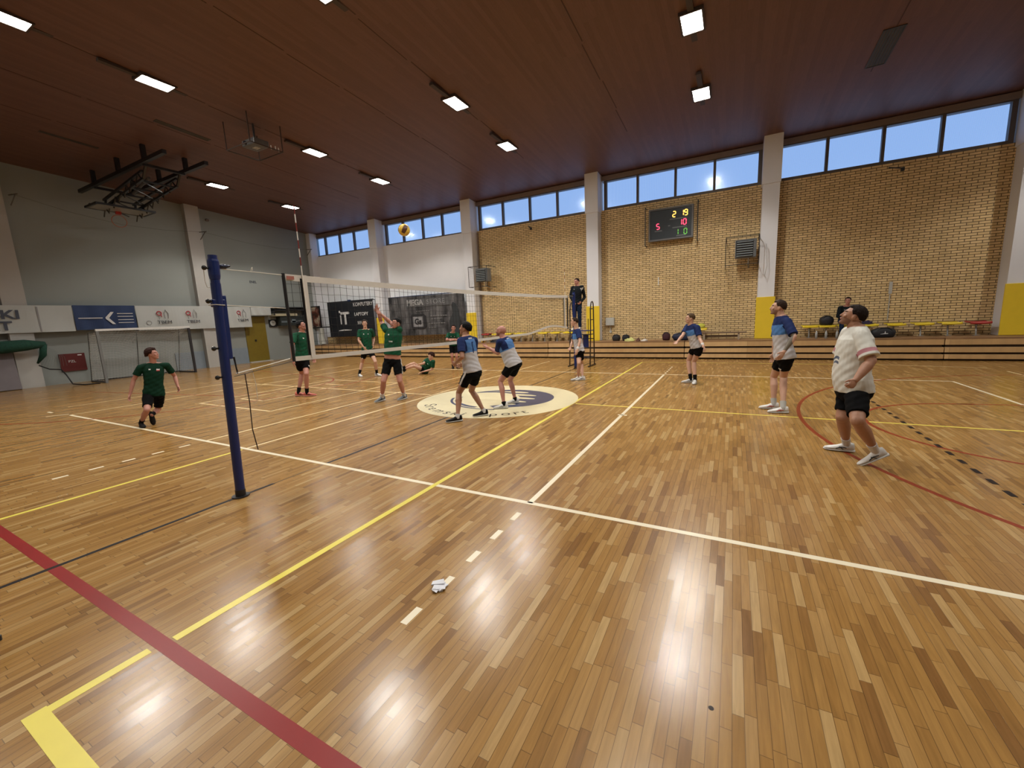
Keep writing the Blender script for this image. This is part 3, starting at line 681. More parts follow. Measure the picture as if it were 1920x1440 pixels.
for ch, x, z, m in (('2', 2.56, 5.46, EY), ('1', 2.84, 5.47, EY), ('9', 2.98, 5.47, EY), ('5', 1.97, 5.08, ER), ('1', 2.78, 5.14, ER), ('0', 2.94, 5.14, ER), ('1', 2.66, 4.80, EG), ('0', 2.97, 4.79, EG)):
    b = MB(); seg(b, ch, x, z, .10, .20); b.build('digit', m, sb)
b = MB()
for (a0, a1, zz) in ((1.85, 2.12, 4.91), (2.5, 3.02, 4.97), (2.65, 2.98, 4.66), (2.34, 2.42, 5.06), (2.4, 3.02, 5.29)): b.bb(a0, a1, yf - .004, yf + .001, zz - .018, zz + .018)
b.build('caption_strip', M('caption_grey', (.16, .18, .19), .5), sb)

# ---------------------------------------------------------------- wall heaters in wire guards
def heater(x, z, label, src=None):
    t = thing('heater', label, 'heater', (x, 14.1, z), 'fan heaters in wire guards')
    y = 13.78; w, h = .66, .62
    MB().bb(x - w / 2, x + w / 2, y + .02, 14.15, z - h / 2, z + h / 2).build('casing', M('heater_grey', (.16, .17, .18), .4), t, bevel=.015)
    l = MB()
    for k in range(7):
        zz = z - h / 2 + .07 + k * .08
        l.box((x - .03, y - .005, zz), (w - .16, .07, .012), rot=Matrix.Rotation(R(35), 3, 'X'))
    l.build('louvre', M('louvre_pale', (.42, .47, .50), .35, metal=.4), t)
    MB().bb(x - w / 2 + .03, x + w / 2 - .1, y + .012, y + .021, z - h / 2 + .03, z + h / 2 - .03).build('louvre_recess', BLACK, t)
    MB().bb(x - .05, x + .05, 14.15, 14.498, z - .05, z + .05).build('bracket', DARKM, t)
    g = MB(); X0, X1, Z0, Z1, Y0 = x - .62, x + .40, z - .55, z + .40, 13.62
    for xx in (X0, X1):
        g.tube([(xx, Y0, Z0), (xx, Y0, Z1)], .013, 6); g.tube([(xx, Y0, Z1), (xx, 14.49, Z1)], .013, 6); g.tube([(xx, Y0, Z0), (xx, 14.49, Z0)], .013, 6)
    for zz in (Z0, Z1): g.tube([(X0, Y0, zz), (X1, Y0, zz)], .013, 6)
    for k in range(1, 20): g.tube([(X0 + (X1 - X0) * k / 20, Y0, Z0), (X0 + (X1 - X0) * k / 20, Y0, Z1)], .0015, 4, caps=False)
    for k in range(1, 19): g.tube([(X0, Y0, Z0 + (Z1 - Z0) * k / 19), (X1, Y0, Z0 + (Z1 - Z0) * k / 19)], .0015, 4, caps=False)
    g.build('wire_guard', BLACK, t)
    MB().tube([(x + .1, 13.95, z - h / 2), (x + .1, 13.98, z - .5), (x + .12, 14.49, z - .6)], .022, 8).build('pipe', STEEL, t)
    return t
heater(5.00, 3.86, 'grey wall heater in a black wire guard below and right of the scoreboard')
heater(-6.0, 3.90, 'grey wall heater in a wire guard above the right end of the grey banner')
tag(MB().tube([(5.62, 13.9, 3.9), (5.62, 13.82, 3.95), (5.66, 13.80, 3.2), (5.62, 13.82, 2.9), (5.60, 13.99, 2.95)], .012, 8).build('gas_pipe', M('pale_pipe', (.5, .5, .5), .4)), 'thin pale pipe looped on the pillar beside the right heater', 'pipe')

# ---------------------------------------------------------------- banners on the window wall
def fn_back(y): return lambda u, v, w: Vector((u, y - w, v))
def at_back(cx, cz, y): return lambda u, v, w: Vector((cx + u, y - w, cz + v))
t = thing('banner', 'black banner lettered KOMPUTERY and LAPTOPY with a white iT logo', 'banner', (-15.4, 14.0, 2.2))
def cloth(name, x0, x1, z0, z1, y, m, par, sag=.02, nx_=40, nz=14, th=.01, sk=(0, 0)):
    vs = []; b = MB()
    for i in range(nx_ + 1):
        for k in range(nz + 1):
            u = i / nx_; v = k / nz; x = x0 + (x1 - x0) * u; z = (z0 + sk[0] * u) * (1 - v) + (z1 + sk[1] * u) * v
            yy = y - sag * (math.sin(u * 23 + v * 3) * .35 + math.sin(u * 9 - v * 5) * .4) * (1 - abs(2 * v - 1) * .6)
            vs.append((x, yy, z))
    k_ = nz + 1; fs = [(i * k_ + j, (i + 1) * k_ + j, (i + 1) * k_ + j + 1, i * k_ + j + 1) for i in range(nx_) for j in range(nz)]
    b.add(vs, fs); o = b.build(name, m, par)
    s = o.modifiers.new('solid', 'SOLIDIFY'); s.thickness = th; s.offset = 0
    return o
cloth('fabric', -17.32, -13.46, 1.14, 3.24, 13.93, BANK, t, .012)
Y_ = 13.90
b = text_mb('KOMPUTERY', .30, at_back(-14.25, 2.98, Y_), .006, xs=.92, bold=.004); text_mb('LAPTOPY', .27, at_back(-14.45, 2.42, Y_), .006, mb=b, bold=.004); text_mb('SERWIS', .25, at_back(-14.40, 1.92, Y_), .006, mb=b)
b.build('lettering', INKW, t)
b = MB(); A = at_back(-15.95, 2.3, Y_)
b.poly([(-.30, -.42), (-.20, -.42), (-.20, .12), (-.30, .12)], A, .006); b.poly(ellp(-.32, .32, .07, .07, n=16), A, .006)
b.poly([(-.24, .16), (.48, .16), (.52, .22), (.48, .30), (-.24, .30)], A, .006); b.poly([(.06, -.44), (.22, -.44), (.22, .16), (.06, .16)], A, .006)
b.poly([(-.55, -.82), (.55, -.80), (.60, -.76), (-.1, -.73), (-.5, -.78)], A, .006)
b.build('logo', INKW, t)
MB().bb(-15.45, -15.25, 13.88, 13.95, 3.2, 3.29).build('hook', NAVYB, t)
MB().bb(-17.34, -13.44, 13.94, 13.99, 3.2, 3.245).build('hanging_rail', DARKM, t)
for x in (-17.0, -13.8): MB().bar((x, 13.98, 3.22), (x, 14.44, 3.22), .03).build('bracket', DARKM, t)

def mottled():
    m, nt, b = new_mat('mottled_banner_print'); N = nt.nodes; L = nt.links
    tc = N.new('ShaderNodeTexCoord'); mp = N.new('ShaderNodeMapping'); mp.inputs['Scale'].default_value = (1.2, 1, .5); L.new(tc.outputs['Object'], mp.inputs[0])
    nz = N.new('ShaderNodeTexNoise'); nz.inputs['Scale'].default_value = 1.5; nz.inputs['Detail'].default_value = 7; nz.inputs['Roughness'].default_value = .65; L.new(mp.outputs[0], nz.inputs['Vector'])
    rp = N.new('ShaderNodeValToRGB'); rp.color_ramp.elements[0].position = .38; rp.color_ramp.elements[0].color = (.012, .013, .016, 1); rp.color_ramp.elements[1].position = .66; rp.color_ramp.elements[1].color = (.16, .155, .16, 1)
    L.new(nz.outputs['Fac'], rp.inputs[0]); L.new(rp.outputs[0], b.inputs['Base Color']); b.inputs['Roughness'].default_value = .4
    return m
t = thing('banner', 'large grey mottled banner with the word MEGASTORE between two yellow padded pillars', 'banner', (-9.7, 14.0, 2.2))
MOT = mottled(); cloth('fabric', -12.25, -7.16, 1.10, 3.2, 13.93, MOT, t, .012, sk=(.03, -.05))
MB().bb(-12.27, -7.15, 13.94, 13.99, 3.18, 3.22).build('hanging_rail', NAVYB, t)
for x in (-12.0, -7.4): MB().bar((x, 13.98, 3.2), (x, 14.44, 3.2), .03).build('bracket', DARKM, t)
b = MB(); b.bb(-10.95, -8.0, Y_ - .002, Y_ + .004, 2.62, 3.02); b.build('title_strip', M('strip_grey', (.10, .10, .105), .5), t)
b = text_mb('MEGA', .42, at_back(-10.35, 2.83, Y_ - .004), .006, xs=1.0, bold=.012); b.build('lettering', M('pale_grey_ink', (.34, .34, .34), .5), t)
b = text_mb('STORE', .36, at_back(-8.95, 2.83, Y_ - .004), .006, xs=1.1); b.build('lettering', INKG, t)
b = MB(); A = at_back(-10.15, 1.83, Y_)
b.poly([(-.48, -.38), (.36, -.38), (.50, -.22), (.50, .28), (.36, .40), (-.48, .40), (-.56, .28), (-.56, -.26)], A, .004); b.build('emblem_plate', M('plate_dark', (.02, .02, .024), .5), t)
b = MB(); A = at_back(-10.15, 1.83, Y_ - .006)
b.poly([(-.40, -.27), (.28, -.27), (.28, .27), (-.40, .27)], A, .004); b.build('emblem_box', INKG, t)
b = text_mb('Gs', .42, at_back(-10.21, 1.82, Y_ - .012), .004, bold=.02); b.build('emblem_letters', M('plate_dark', (.02, .02, .024), .5), t)
b = MB()
for (xa, xb, zc, h) in ((-9.35, -8.15, 2.10, .05), (-9.3, -8.6, 1.95, .04), (-9.5, -8.3, 1.72, .05), (-10.3, -9.3, 2.38, .04), (-9.5, -8.9, 1.50, .03)):
    for k in range(int((xb - xa) / .16)): b.bb(xa + .16 * k, xa + .16 * k + .12, Y_ - .004, Y_ + .003, zc - h / 2, zc + h / 2)
b.build('small_print', M('print_mid_grey', (.20, .20, .20), .5), t)
b = MB(); A = at_back(-7.75, 1.9, Y_)
b.poly([(-.35, -.75), (.15, -.75), (.28, -.2), (.22, .35), (.05, .75), (-.1, .85), (-.2, .7), (-.15, .3), (-.4, -.1)], A, .004); b.build('printed_figure', M('figure_dark', (.03, .035, .04), .5), t)

# ---------------------------------------------------------------- left wall: banner row, goal, doors, clutter
def at_left(cy, cz, x): return lambda u, v, w: Vector((x + w, cy + u, cz + v))
def lbanner(y0, y1, z0, z1, m, label, x=XL + .36, sk=(0, 0), slant=0):
    t = thing('banner', label, 'banner', (x, (y0 + y1) / 2, (z0 + z1) / 2), 'banners along the left wall')
    vs = []; b = MB(); n, k_ = 30, 7
    for i in range(n + 1):
        for k in range(k_):
            u, v = i / n, k / (k_ - 1); vs.append((x + .02 * math.sin(u * 17 + v * 2) * (1 - v * .5), y0 + (y1 - y0) * u + slant * (1 - v), (z0 + sk[0] * u) * (1 - v) + (z1 + sk[1] * u) * v))
    b.add(vs, [(i * k_ + j, i * k_ + j + 1, (i + 1) * k_ + j + 1, (i + 1) * k_ + j) for i in range(n) for j in range(k_ - 1)])
    o = b.build('fabric', m, t); s = o.modifiers.new('solid', 'SOLIDIFY'); s.thickness = .008; s.offset = 0
    MB().tube([(x - .02, y0, z1 - .01), (x - .02, y1, z1 + sk[1] - .01)], .012, 6).build('hem_cord', CORD, t)
    for yy in (y0 + .1, y1 - .1): MB().bar((x - .02, yy, z1 - .02), (XL + .004, yy, z1 - .02), .02).build('hook', DARKM, t)
    return t
XB = XL + .36
t = lbanner(-1.6, 2.98, 2.05, 3.05, BANW, 'white banner lettered SREMSKI SPORT, cut by the left edge of the picture')
b = text_mb('ŚREMSKI', .44, at_left(.55, 2.70, XB + .03), .006, xs=1.22, bold=.012); text_mb('SPORT', .44, at_left(.55, 2.30, XB + .03), .006, xs=1.22, mb=b, bold=.012); b.build('lettering', M('slate_ink', (.05, .06, .09), .6), t)
MB().bb(XB + .025, XB + .03, 2.02, 2.06, 2.07, 3.0).build('fold_shadow_strip', INKG, t)  # grey strip painted on as the shadow of a fold in the cloth
t = lbanner(3.0, 4.93, 2.08, 3.06, NAVYB, 'dark blue banner with a white arrow head, between two white banners')
A = at_left(4.05, 2.55, XB + .03); b = MB()
b.poly([(.06, .24), (-.13, .02), (-.13, -.04), (.06, -.26), (.16, -.26), (-.02, -.01), (.16, .24)], A, .006); b.poly([(-.95, -.02), (-.22, -.02), (-.22, .015), (-.95, .015)], A, .006)
for z in (-.22, -.10, .04, .16): b.poly([(.26, z), (.78, z), (.78, z + .025), (.26, z + .025)], A, .006)
b.build('logo', INKW, t)
t = lbanner(4.95, 8.62, 1.98, 3.05, BANW, 'long white banner with two pairs of red and grey loop logos lettered TBEM', sk=(-.03, 0))
def loops(t, y, x=XB + .03, z=2.6, s=1.0):
    A = at_left(y, z, x); b = MB(); b.ring(A(-.13 * s, .12 * s, .0), .085 * s, .018 * s, (1, 0, 0), 20, 6); b.tube([A(-.06 * s, .06 * s, 0), A(-.05 * s, -.06 * s, 0)], .015 * s, 6); b.build('red_loop', INKR, t)
    b = MB(); b.tube([A(.08 * s, -.12 * s, 0), A(.06 * s, .1 * s, 0), A(.12 * s, .28 * s, 0), A(.22 * s, .1 * s, 0), A(.20 * s, -.12 * s, 0)], .012 * s, 6); b.tube([A(-.16 * s, -.02 * s, 0), A(-.14 * s, -.16 * s, 0)], .010 * s, 6); b.build('grey_loop', INKG, t)
    b = text_mb('TBEM', .20 * s, at_left(y + .04, z - .29 * s, x), .006, xs=1.15); b.build('lettering', INKD, t)
loops(t, 5.9); loops(t, 7.05)
b = MB(); b.ring((XB + .03, 5.35, 2.3), .09, .008, (1, 0, 0), 20, 5); b.build('emblem', INKG, t)
t = lbanner(8.64, 9.85, 1.95, 3.02, BANW, 'short white banner with a creased loop logo, right of the near net post')
loops(t, 9.35)
t = lbanner(9.87, 10.98, 2.56, 3.0, BANW, 'narrow plain white banner left of the wall clock')

# goal
gl = thing('handball_goal', 'white handball goal with a drooping white net in front of the left wall', 'goal', (-16.7, 4.55, 0))
GW = M('goal_white_bar', (.62, .62, .60), .4); GB = M('goal_black_band', (.02, .02, .025), .4)
MB().bb(-16.68, -16.60, 3.02, 6.12, 2.0, 2.08).build('crossbar', GW, gl)
for y in (3.06, 6.08):
    p = MB()
    p.bb(-16.68, -16.60, y - .04, y + .04, 0, 2.0); p.build('goal_post', GB if y > 5 else M('goal_post_grey', (.16, .165, .165), .4), gl)
    MB().tube([(-16.64, y, .04), (-18.1, y, .03)], .03, 8).build('base_bar', GB, gl)
    MB().tube([(-16.66, y, 2.0), (-17.5, y, 1.95), (-18.1, y, .04)], .02, 8).build('rear_stay', M('goal_stay', (.10, .11, .11), .5), gl)
MB().tube([(-18.1, 3.06, .04), (-18.1, 6.08, .04)], .025, 8).build('rear_bar', GB, gl)
MB().tube([(-17.55, 4.57, 1.9), (-18.05, 4.57, .06)], .02, 8).build('middle_stay', M('goal_stay', (.10, .11, .11), .5), gl)
gn = MB(); r_ = .0045
def gpt(u, v):   # u across 0..1, v down 0..1
    y = 3.06 + 3.02 * u; z = 1.99 * (1 - v) + .05; x = -16.75 - .75 * min(1, v * 5) - .5 * v; sag = .10 * math.sin(u * math.pi * 2) ** 2 * math.sin(math.pi * v) + .05 * math.sin(u * math.pi)
    return Vector((x - .1 * math.sin(u * math.pi) * v, y, max(.03, z - sag)))
for i in range(0, 31): gn.tube([gpt(i / 30, k / 14) for k in range(15)], r_ * .7, 4, caps=False)
for k in range(1, 30): gn.tube([gpt(i / 24, k / 30) for i in range(25)], r_ * 1.4, 4, caps=False)
for y in (3.06, 6.08):
    for k in range(1, 24): z = 2.0 * (1 - k / 24); xx = -17.5 - .6 * (k / 24); gn.tube([(-16.64, y, z), ((-16.64 + xx) / 2, y, z - .05), (xx, y, z)], r_, 4, caps=False)
    for k in range(1, 9): f_ = k / 9; gn.tube([(-16.64 + (-17.5 + 16.64) * f_, y, 2.0), (-16.64 + (-18.1 + 16.64) * f_, y, .04)], r_ * .7, 4, caps=False)
gn.build('net', M('goal_net_cord', (.50, .50, .48), .8), gl)

tag(MB().bb(XL + .004, XL + .06, 2.42, 3.16, .48, 1.17).build('red_board', M('dark_red_board', (.09, .005, .005), .5)), 'dark red square board on the lower left wall, left of the goal', 'board')
b = text_mb('PZL', .13, at_left(2.76, .86, XL + .062), .004); bo = b.build('lettering', INKW, bpy.data.objects['red_board']); MB().bb(XL + .06, XL + .064, 2.95, 3.07, 1.08, 1.12).build('sticker', INKW, bpy.data.objects['red_board'])
t = thing('door_1', 'ochre door', 'door', (XL, .3, 0)); t['kind'] = 'structure'; del t['label'], t['category']
MB().bb(XL + .003, XL + .05, -.2, .92, 0, 1.9).build('door_leaf', GOLD, t)
t = thing('door_2', 'ochre door', 'door', (XL, 10.2, 0)); t['kind'] = 'structure'; del t['label'], t['category']
MB().bb(XL + .003, XL + .05, 9.62, 10.75, .05, 2.5).build('door_leaf', GOLD, t)
MB().bb(XL + .05, XL + .09, 10.05, 10.13, 1.15, 1.25).build('door_handle', BLACK, t)
MB().bb(XL + .003, XL + .2, 9.6, 10.85, 0, .05).build('door_sill', WHITEP, t)
tag(MB().box((XL + .42, .88, .68), (.05, .66, 1.33), rot=Matrix.Rotation(R(-8), 3, 'Y')).build('leaning_board', M('mauve_grey_board', (.15, .13, .14), .6), bevel=.01), 'pale grey board leaning against the left wall below the green netting', 'board')
# bundle of green netting
t = thing('net_bundle', 'dark green safety netting gathered in a bundle on the left wall', 'netting', (-18.2, 1.5, 1.5))
GN = M('dark_green_netting', (.006, .045, .028), .9, var=.5, scale=14, bump=.6, bscale=30)
b = MB(); b.tube([(-18.05, .3, 1.62), (-18.05, .9, 1.56), (-18.05, 1.5, 1.60), (-18.1, 2.0, 1.60)], [.16, .22, .20, .10], 12)
b.tube([(-18.08, 1.95, 1.60), (-18.15, 1.9, 1.2), (-18.3, 1.75, .9)], [.10, .10, .03], 10); b.build('gathered_net', GN, t, smooth=True)
b = MB()
for k in range(9): b.tube([(-18.1 - .03 * k, 1.95, 1.66), (-18.3, 2.0 + .06 * k, 1.1), (-18.35, 1.8 + .09 * k, .72)], .003, 4)
b.build('loose_strands', M('pale_strands', (.16, .20, .20), .8), t)
tag(MB().tube([(-18.2, 1.75, .82), (-18.0, 1.95, .66), (-17.8, 2.2, .62), (-17.55, 2.25, .40), (-17.3, 2.3, .06), (-16.9, 2.5, .02), (-16.75, 2.9, .02)], .022, 8).build('cable', BLACK), 'black cable running down from the green netting to the goal foot', 'cable')
# sagging wire with brackets along the left wall
t = thing('overhead_cable', 'thin cable sagging between brackets high on the left wall', 'cable', (XL + .3, 7, 6.5))
MB().tube([(-18.15, 2.0, 6.95), (-18.15, 3.5, 6.6), (-18.15, 5.0, 6.40), (-18.15, 6.5, 6.42), (-18.15, 8.0, 6.58), (-18.15, 10, 6.35), (-18.15, 12, 6.28), (-18.15, 13.9, 6.45)], .006, 6).build('wire', M('dusty_cable', (.11, .10, .09), .7), t)
for y, z in ((2.0, 6.95), (8.0, 6.60), (13.7, 6.45)):
    b = MB(); b.bar((XL + .29 if y < 13 else XL + .36, y, z), (-18.0, y + .12, z), .03); b.bar((XL + .29 if y < 13 else XL + .36, y, z - .35), (-18.05, y + .08, z - .02), .025); b.build('bracket', M('dusty_cable', (.11, .10, .09), .7), t)
for y in (8.55,):
    MB().tube([(XL, y, 7.3), (XL + .1, y, 7.28)], .07, 10).build('mounting_plate', M('brown_plate', (.12, .09, .08), .6), t)
b = text_mb('ENEL', .17, at_left(10.42, 4.38, XL + .002), .004, xs=1.0, bold=.006); tag(b.build('stencil_lettering', INKD), 'small dark stencilled letters high on the left wall beside the net', 'lettering')
# clock, shelf, black box
t = thing('clock', 'round white wall clock on a dark square beside the ochre door', 'clock', (XL + .1, 11.2, 2.1))
MB().bb(XL + .003, XL + .06, 10.98, 11.42, 1.9, 2.32).build('backing', BLACK, t)
MB().disc((XL + .08, 11.18, 2.12), .155, (1, 0, 0), .03, 32).build('dial', M('clock_dial', (.42, .44, .42), .4), t)
b = MB(); b.bar((XL + .1, 11.18, 2.12), (XL + .1, 11.26, 2.17), .012); b.bar((XL + .1, 11.18, 2.12), (XL + .1, 11.10, 2.15), .012); b.build('hands', BLACK, t)
t = thing('gallery_rail', 'dark open shelf with a pale beam high on the left wall beside the clock', 'shelf', (XL + .2, 11.9, 2.7))
b = MB()
for z in (2.98, 2.84): b.bb(XL + .003, XL + .5, 11.06, 13.2, z - .03, z + .03)
for y in (11.09, 13.15): b.bb(XL + .003, XL + .5, y - .03, y + .03, 2.55, 3.0)
b.build('dark_frame', BLACK, t)
MB().bb(XL + .003, XL + .45, 11.06, 12.5, 2.50, 2.64).build('pale_beam', M('pale_beam_wood', (.40, .36, .24), .5), t)
t = thing('storage_unit', 'dark box with a pale strip under the shelf on the left wall', 'box', (XL + .2, 12.0, 2.1))
MB().bb(XL + .003, XL + .4, 11.45, 13.0, 1.95, 2.46).build('case', M('unit_dark', (.02, .026, .026), .5), t)
MB().bb(XL + .4, XL + .41, 11.5, 12.6, 2.12, 2.22).build('strip', M('strip_pale', (.12, .15, .17), .4), t)  # plain pale blue-grey strip on the front of the case
MB().bb(XL + .4, XL + .41, 12.15, 12.4, 2.10, 2.30).build('display', M('display_pale', (.20, .25, .29), .4), t)
# poster, stand, sheet in the corner
t = thing('poster', 'brown and cream picture in a black frame in the far left corner', 'picture', (-18.0, 13.9, 2.4))
def poster_mat():
    m, nt, b = new_mat('abstract_poster_print'); N = nt.nodes; L = nt.links
    tc = N.new('ShaderNodeTexCoord'); nz = N.new('ShaderNodeTexNoise'); nz.inputs['Scale'].default_value = 2.2; nz.inputs['Detail'].default_value = 5; L.new(tc.outputs['Object'], nz.inputs['Vector'])
    rp = N.new('ShaderNodeValToRGB'); e = rp.color_ramp.elements; e[0].position = .38; e[0].color = (.02, .018, .012, 1); e[1].position = .60; e[1].color = (.45, .38, .28, 1)
    k = e.new(.48); k.color = (.16, .035, .02, 1); L.new(nz.outputs['Fac'], rp.inputs[0]); L.new(rp.outputs[0], b.inputs['Base Color']); b.inputs['Roughness'].default_value = .4
    return m
MB().bb(-18.69, -17.95, 13.80, 13.82, 1.8, 3.02).build('print', poster_mat(), t)
b = MB()
b.bb(-17.97, -17.9, 13.78, 13.84, 1.76, 3.05); b.bb(-18.69, -17.0, 13.78, 13.84, 1.72, 1.79); b.bb(-18.69, -17.9, 13.78, 13.84, 3.02, 3.07)
b.bb(-18.15, -18.0, 13.80, 13.86, .675, 1.75); b.build('frame', BLACK, t)
t = thing('blue_trolley', 'low blue wheeled base of the black sign stand in the far left corner', 'trolley', (-18.0, 12.6, 0))
MB().bb(-18.45, -17.7, 12.3, 12.9, .10, .42).build('tray', M('dull_blue_plastic', (.03, .06, .20), .4), t, bevel=.04)
for (x, y) in ((-18.35, 12.4), (-17.8, 12.4), (-18.35, 12.8), (-17.8, 12.8)): MB().tube([(x, y - .02, .05), (x, y + .02, .05)], .05, 12).build('wheel', BLACK, t)
MB().bb(-18.16, -18.06, 12.55, 12.65, .4, 1.6).build('mast', BLACK, t)
t = tag(MB().tube([(-17.60, 13.55, 1.70), (-17.65, 13.52, 1.2), (-17.58, 13.54, .72)], [.13, .17, .20], 10).build('folded_sheet', M('cream_sheet', (.42, .42, .38), .8)), 'cream folded sheet hanging in the corner beside the black banner', 'sheet')

# ---------------------------------------------------------------- seats bolted above the podium
def seat(x, m, label, y=14.13, z=1.07, group='plastic seats above the podium'):
    t = thing('stadium_chair', label, 'chair', (x, y, .668), group); w = .228
    vs = []; n = 8
    prof = [(-.215, -.055), (-.21, -.005), (-.19, .016), (-.10, .004), (0, -.004), (.10, .004), (.185, .03)]
    b = MB()
    for i in range(n + 1):
        u = -w + 2 * w * i / n; e = .012 * (abs(u) / w) ** 3
        for (dy, dz) in prof: vs.append((x + u, y + dy, z + dz + e))
    k = len(prof); b.add(vs, [(i * k + j, (i + 1) * k + j, (i + 1) * k + j + 1, i * k + j + 1) for i in range(n) for j in range(k - 1)])
    o = b.build('seat_shell', m, t, smooth=True); s = o.modifiers.new('solid', 'SOLIDIFY'); s.thickness = .02; s.offset = -1
    MB().bb(x - .03, x + .03, y - .15, y + .34, z - .075, z - .03).build('support_arm', BLACK, t)
    MB().tube([(x, y + .08, z - .07), (x, y + .02, .676)], .022, 8).build('support_leg', STEEL, t)
    MB().bb(x - .06, x + .06, y - .04, y + .10, .6695, .682).build('foot_plate', STEEL, t)
    return t
seat(-6.05, RED, 'red plastic seat at the left end of the left row, beside the yellow pillar pad')
for x, l in ((-5.45, 'behind the bald player, first yellow one of the left row'), (-4.82, 'just right of the bald player head'), (-4.2, 'partly behind the net tape, third yellow in the left row'), (-3.6, 'fourth yellow of the left row, right of the net tape'),
             (-2.97, 'fifth yellow of the left row'), (-2.36, 'sixth yellow of the left row, below the rolled net end'), (-1.75, 'last yellow of the left row, beside the slim player')):
    seat(x, YSEAT, 'yellow plastic seat ' + l)
for x, l in ((3.60, 'behind the back of the crouching player, alone in its bay'), (7.05, 'right behind the bearded tall player'), (7.52, 'carrying the black backpack'), (8.03, 'under the seated spectator'), (8.62, 'right behind the head of the man in white'),
             (9.28, 'first free one right of the man in white'), (9.93, 'second free one right of the man in white'), (10.55, 'next to the red seat at the right')):
    seat(x, YSEAT, 'yellow plastic seat ' + l)
seat(11.17, RED, 'red plastic seat at the right end of the right row')

# wooden bench on the podium
t = thing('wooden_bench', 'long dark wooden gym bench standing on the podium behind the crouching player', 'bench', (4.35, 13.95, .668))
BW = M('dark_bench_wood', (.16, .095, .055), .5, var=.25, scale=5)
for y in (13.85, 13.98, 14.11): MB().bb(3.55, 5.15, y - .055, y + .055, .90, .935).build('seat_slat', BW, t, bevel=.006)
for x in (3.75, 4.9):
    MB().bb(x - .03, x + .03, 13.80, 14.16, .86, .90).build('cross_rail', BW, t)
    for y in (13.83, 14.13): MB().bb(x - .03, x + .03, y - .03, y + .03, .668, .86).build('leg', M('pale_bench_leg', (.34, .27, .20), .5), t)
MB().bb(3.75, 4.9, 13.96, 14.0, .76, .82).build('stretcher', BW, t)

# bags, clothes and bottles
def bag(c, d, m, label, name='sports_bag', strap=True, logo=False):
    t = thing(name, label, 'bag', (c[0], c[1], c[2] - d[2] / 2))
    bm = bmesh.new(); bmesh.ops.create_cube(bm, size=1); bmesh.ops.subdivide_edges(bm, edges=bm.edges, cuts=5, use_grid_fill=True)
    for v in bm.verts:
        p = v.co * 2; q = Vector((p.x * math.sqrt(max(0, 1 - p.y ** 2 / 3 - p.z ** 2 / 3)), p.y * math.sqrt(max(0, 1 - p.x ** 2 / 3 - p.z ** 2 / 3)), p.z * (1 - .35 * (p.x ** 2) * (p.z > 0))))
        q += Vector((0, 0, 1)) * .06 * mnoise.noise(p * 1.7 + Vector(c)); v.co = Vector((q.x * d[0] / 2, q.y * d[1] / 2, max(-d[2] / 2, q.z * d[2] / 2)))
    me = bpy.data.meshes.new('body'); bm.to_mesh(me); bm.free(); me.materials.append(m); me.polygons.foreach_set('use_smooth', [True] * len(me.polygons))
    o = bpy.data.objects.new('body', me); COL.objects.link(o); o.parent = t; o.location = (0, 0, d[2] / 2)
    if strap: MB().tube([Vector(c) + Vector((-.3 * d[0], -.4 * d[1], .2 * d[2])), Vector(c) + Vector((-.15 * d[0], -.45 * d[1], .47 * d[2])), Vector(c) + Vector((.15 * d[0], -.45 * d[1], .47 * d[2])), Vector(c) + Vector((.3 * d[0], -.4 * d[1], .2 * d[2]))], .012, 6).build('handle', BLACK, t)
    if logo:
        b = MB(); A = lambda u, v, w: Vector((c[0] + u, c[1] - d[1] / 2 - .012 + w, c[2] + v)); b.poly([(-.10, -.05), (.09, -.04), (.08, -.02), (-.02, -.03)], A, .02); b.poly([(.0, -.02), (.015, .05), (.03, -.02)], A, .02); b.build('print', INKW, t)
    return t
NB_ = M('black_nylon', (.012, .013, .018), .6); NV = M('navy_nylon', (.012, .018, .05), .6)
bag((7.50, 14.08, 1.255), (.40, .34, .32), NB_, 'black backpack slumped on a yellow seat left of the man in white', 'backpack')
bag((8.93, 13.78, .83), (.62, .3, .32), NB_, 'black sports bag with a small white print, right of the man in white', logo=True)
bag((8.40, 13.78, .855), (.34, .28, .37), NB_, 'black bag under the seat behind the man in white')
bag((3.02, 13.72, .82), (.78, .34, .30), NV, 'navy sports bag lying on the podium left of the crouching player')
bag((2.40, 13.8, .832), (.30, .2, .32), M('dark_maroon_nylon', (.05, .010, .018), .6), 'dark maroon bag behind the outstretched hand of the crouching player')
bag((.42, 13.85, .805), (.34, .28, .27), M('black_white_bag', (.02, .02, .022), .5), 'black bag on the podium at the foot of the referee pillar, left of two')
bag((.82, 13.82, .80), (.30, .26, .26), NB_, 'smaller black bag beside the pillar behind the referee stand, right of two')
bag((3.62, 14.02, 1.19), (.30, .22, .18), M('lime_cloth', (.55, .55, .08), .8), 'yellow-green cloth folded on the seat behind the crouching player', 'folded_cloth', strap=False)
def heap(c, d, m, label, name, cat):
    bm = bmesh.new(); bmesh.ops.create_icosphere(bm, subdivisions=4, radius=1)
    for v in bm.verts:
        p = v.co.copy(); n = mnoise.noise(p * 2.2 + Vector(c)) * .45 + mnoise.noise(p * 5 + Vector(c)) * .18
        v.co = Vector((p.x * d[0] / 2 * (1 + n), p.y * d[1] / 2 * (1 + n), max(0, p.z * (1 + n)) * d[2]))
    me = bpy.data.meshes.new(name); bm.to_mesh(me); bm.free(); me.materials.append(m); me.polygons.foreach_set('use_smooth', [True] * len(me.polygons))
    o = bpy.data.objects.new(name, me); COL.objects.link(o); o.location = c
    return tag(o, label, cat)
heap((1.05, 13.5, .668), (.36, .2, .13), M('pale_yellow_cloth', (.60, .60, .22), .8), 'pale yellow shirt crumpled on the edge of the podium', 'crumpled_shirt', 'shirt')
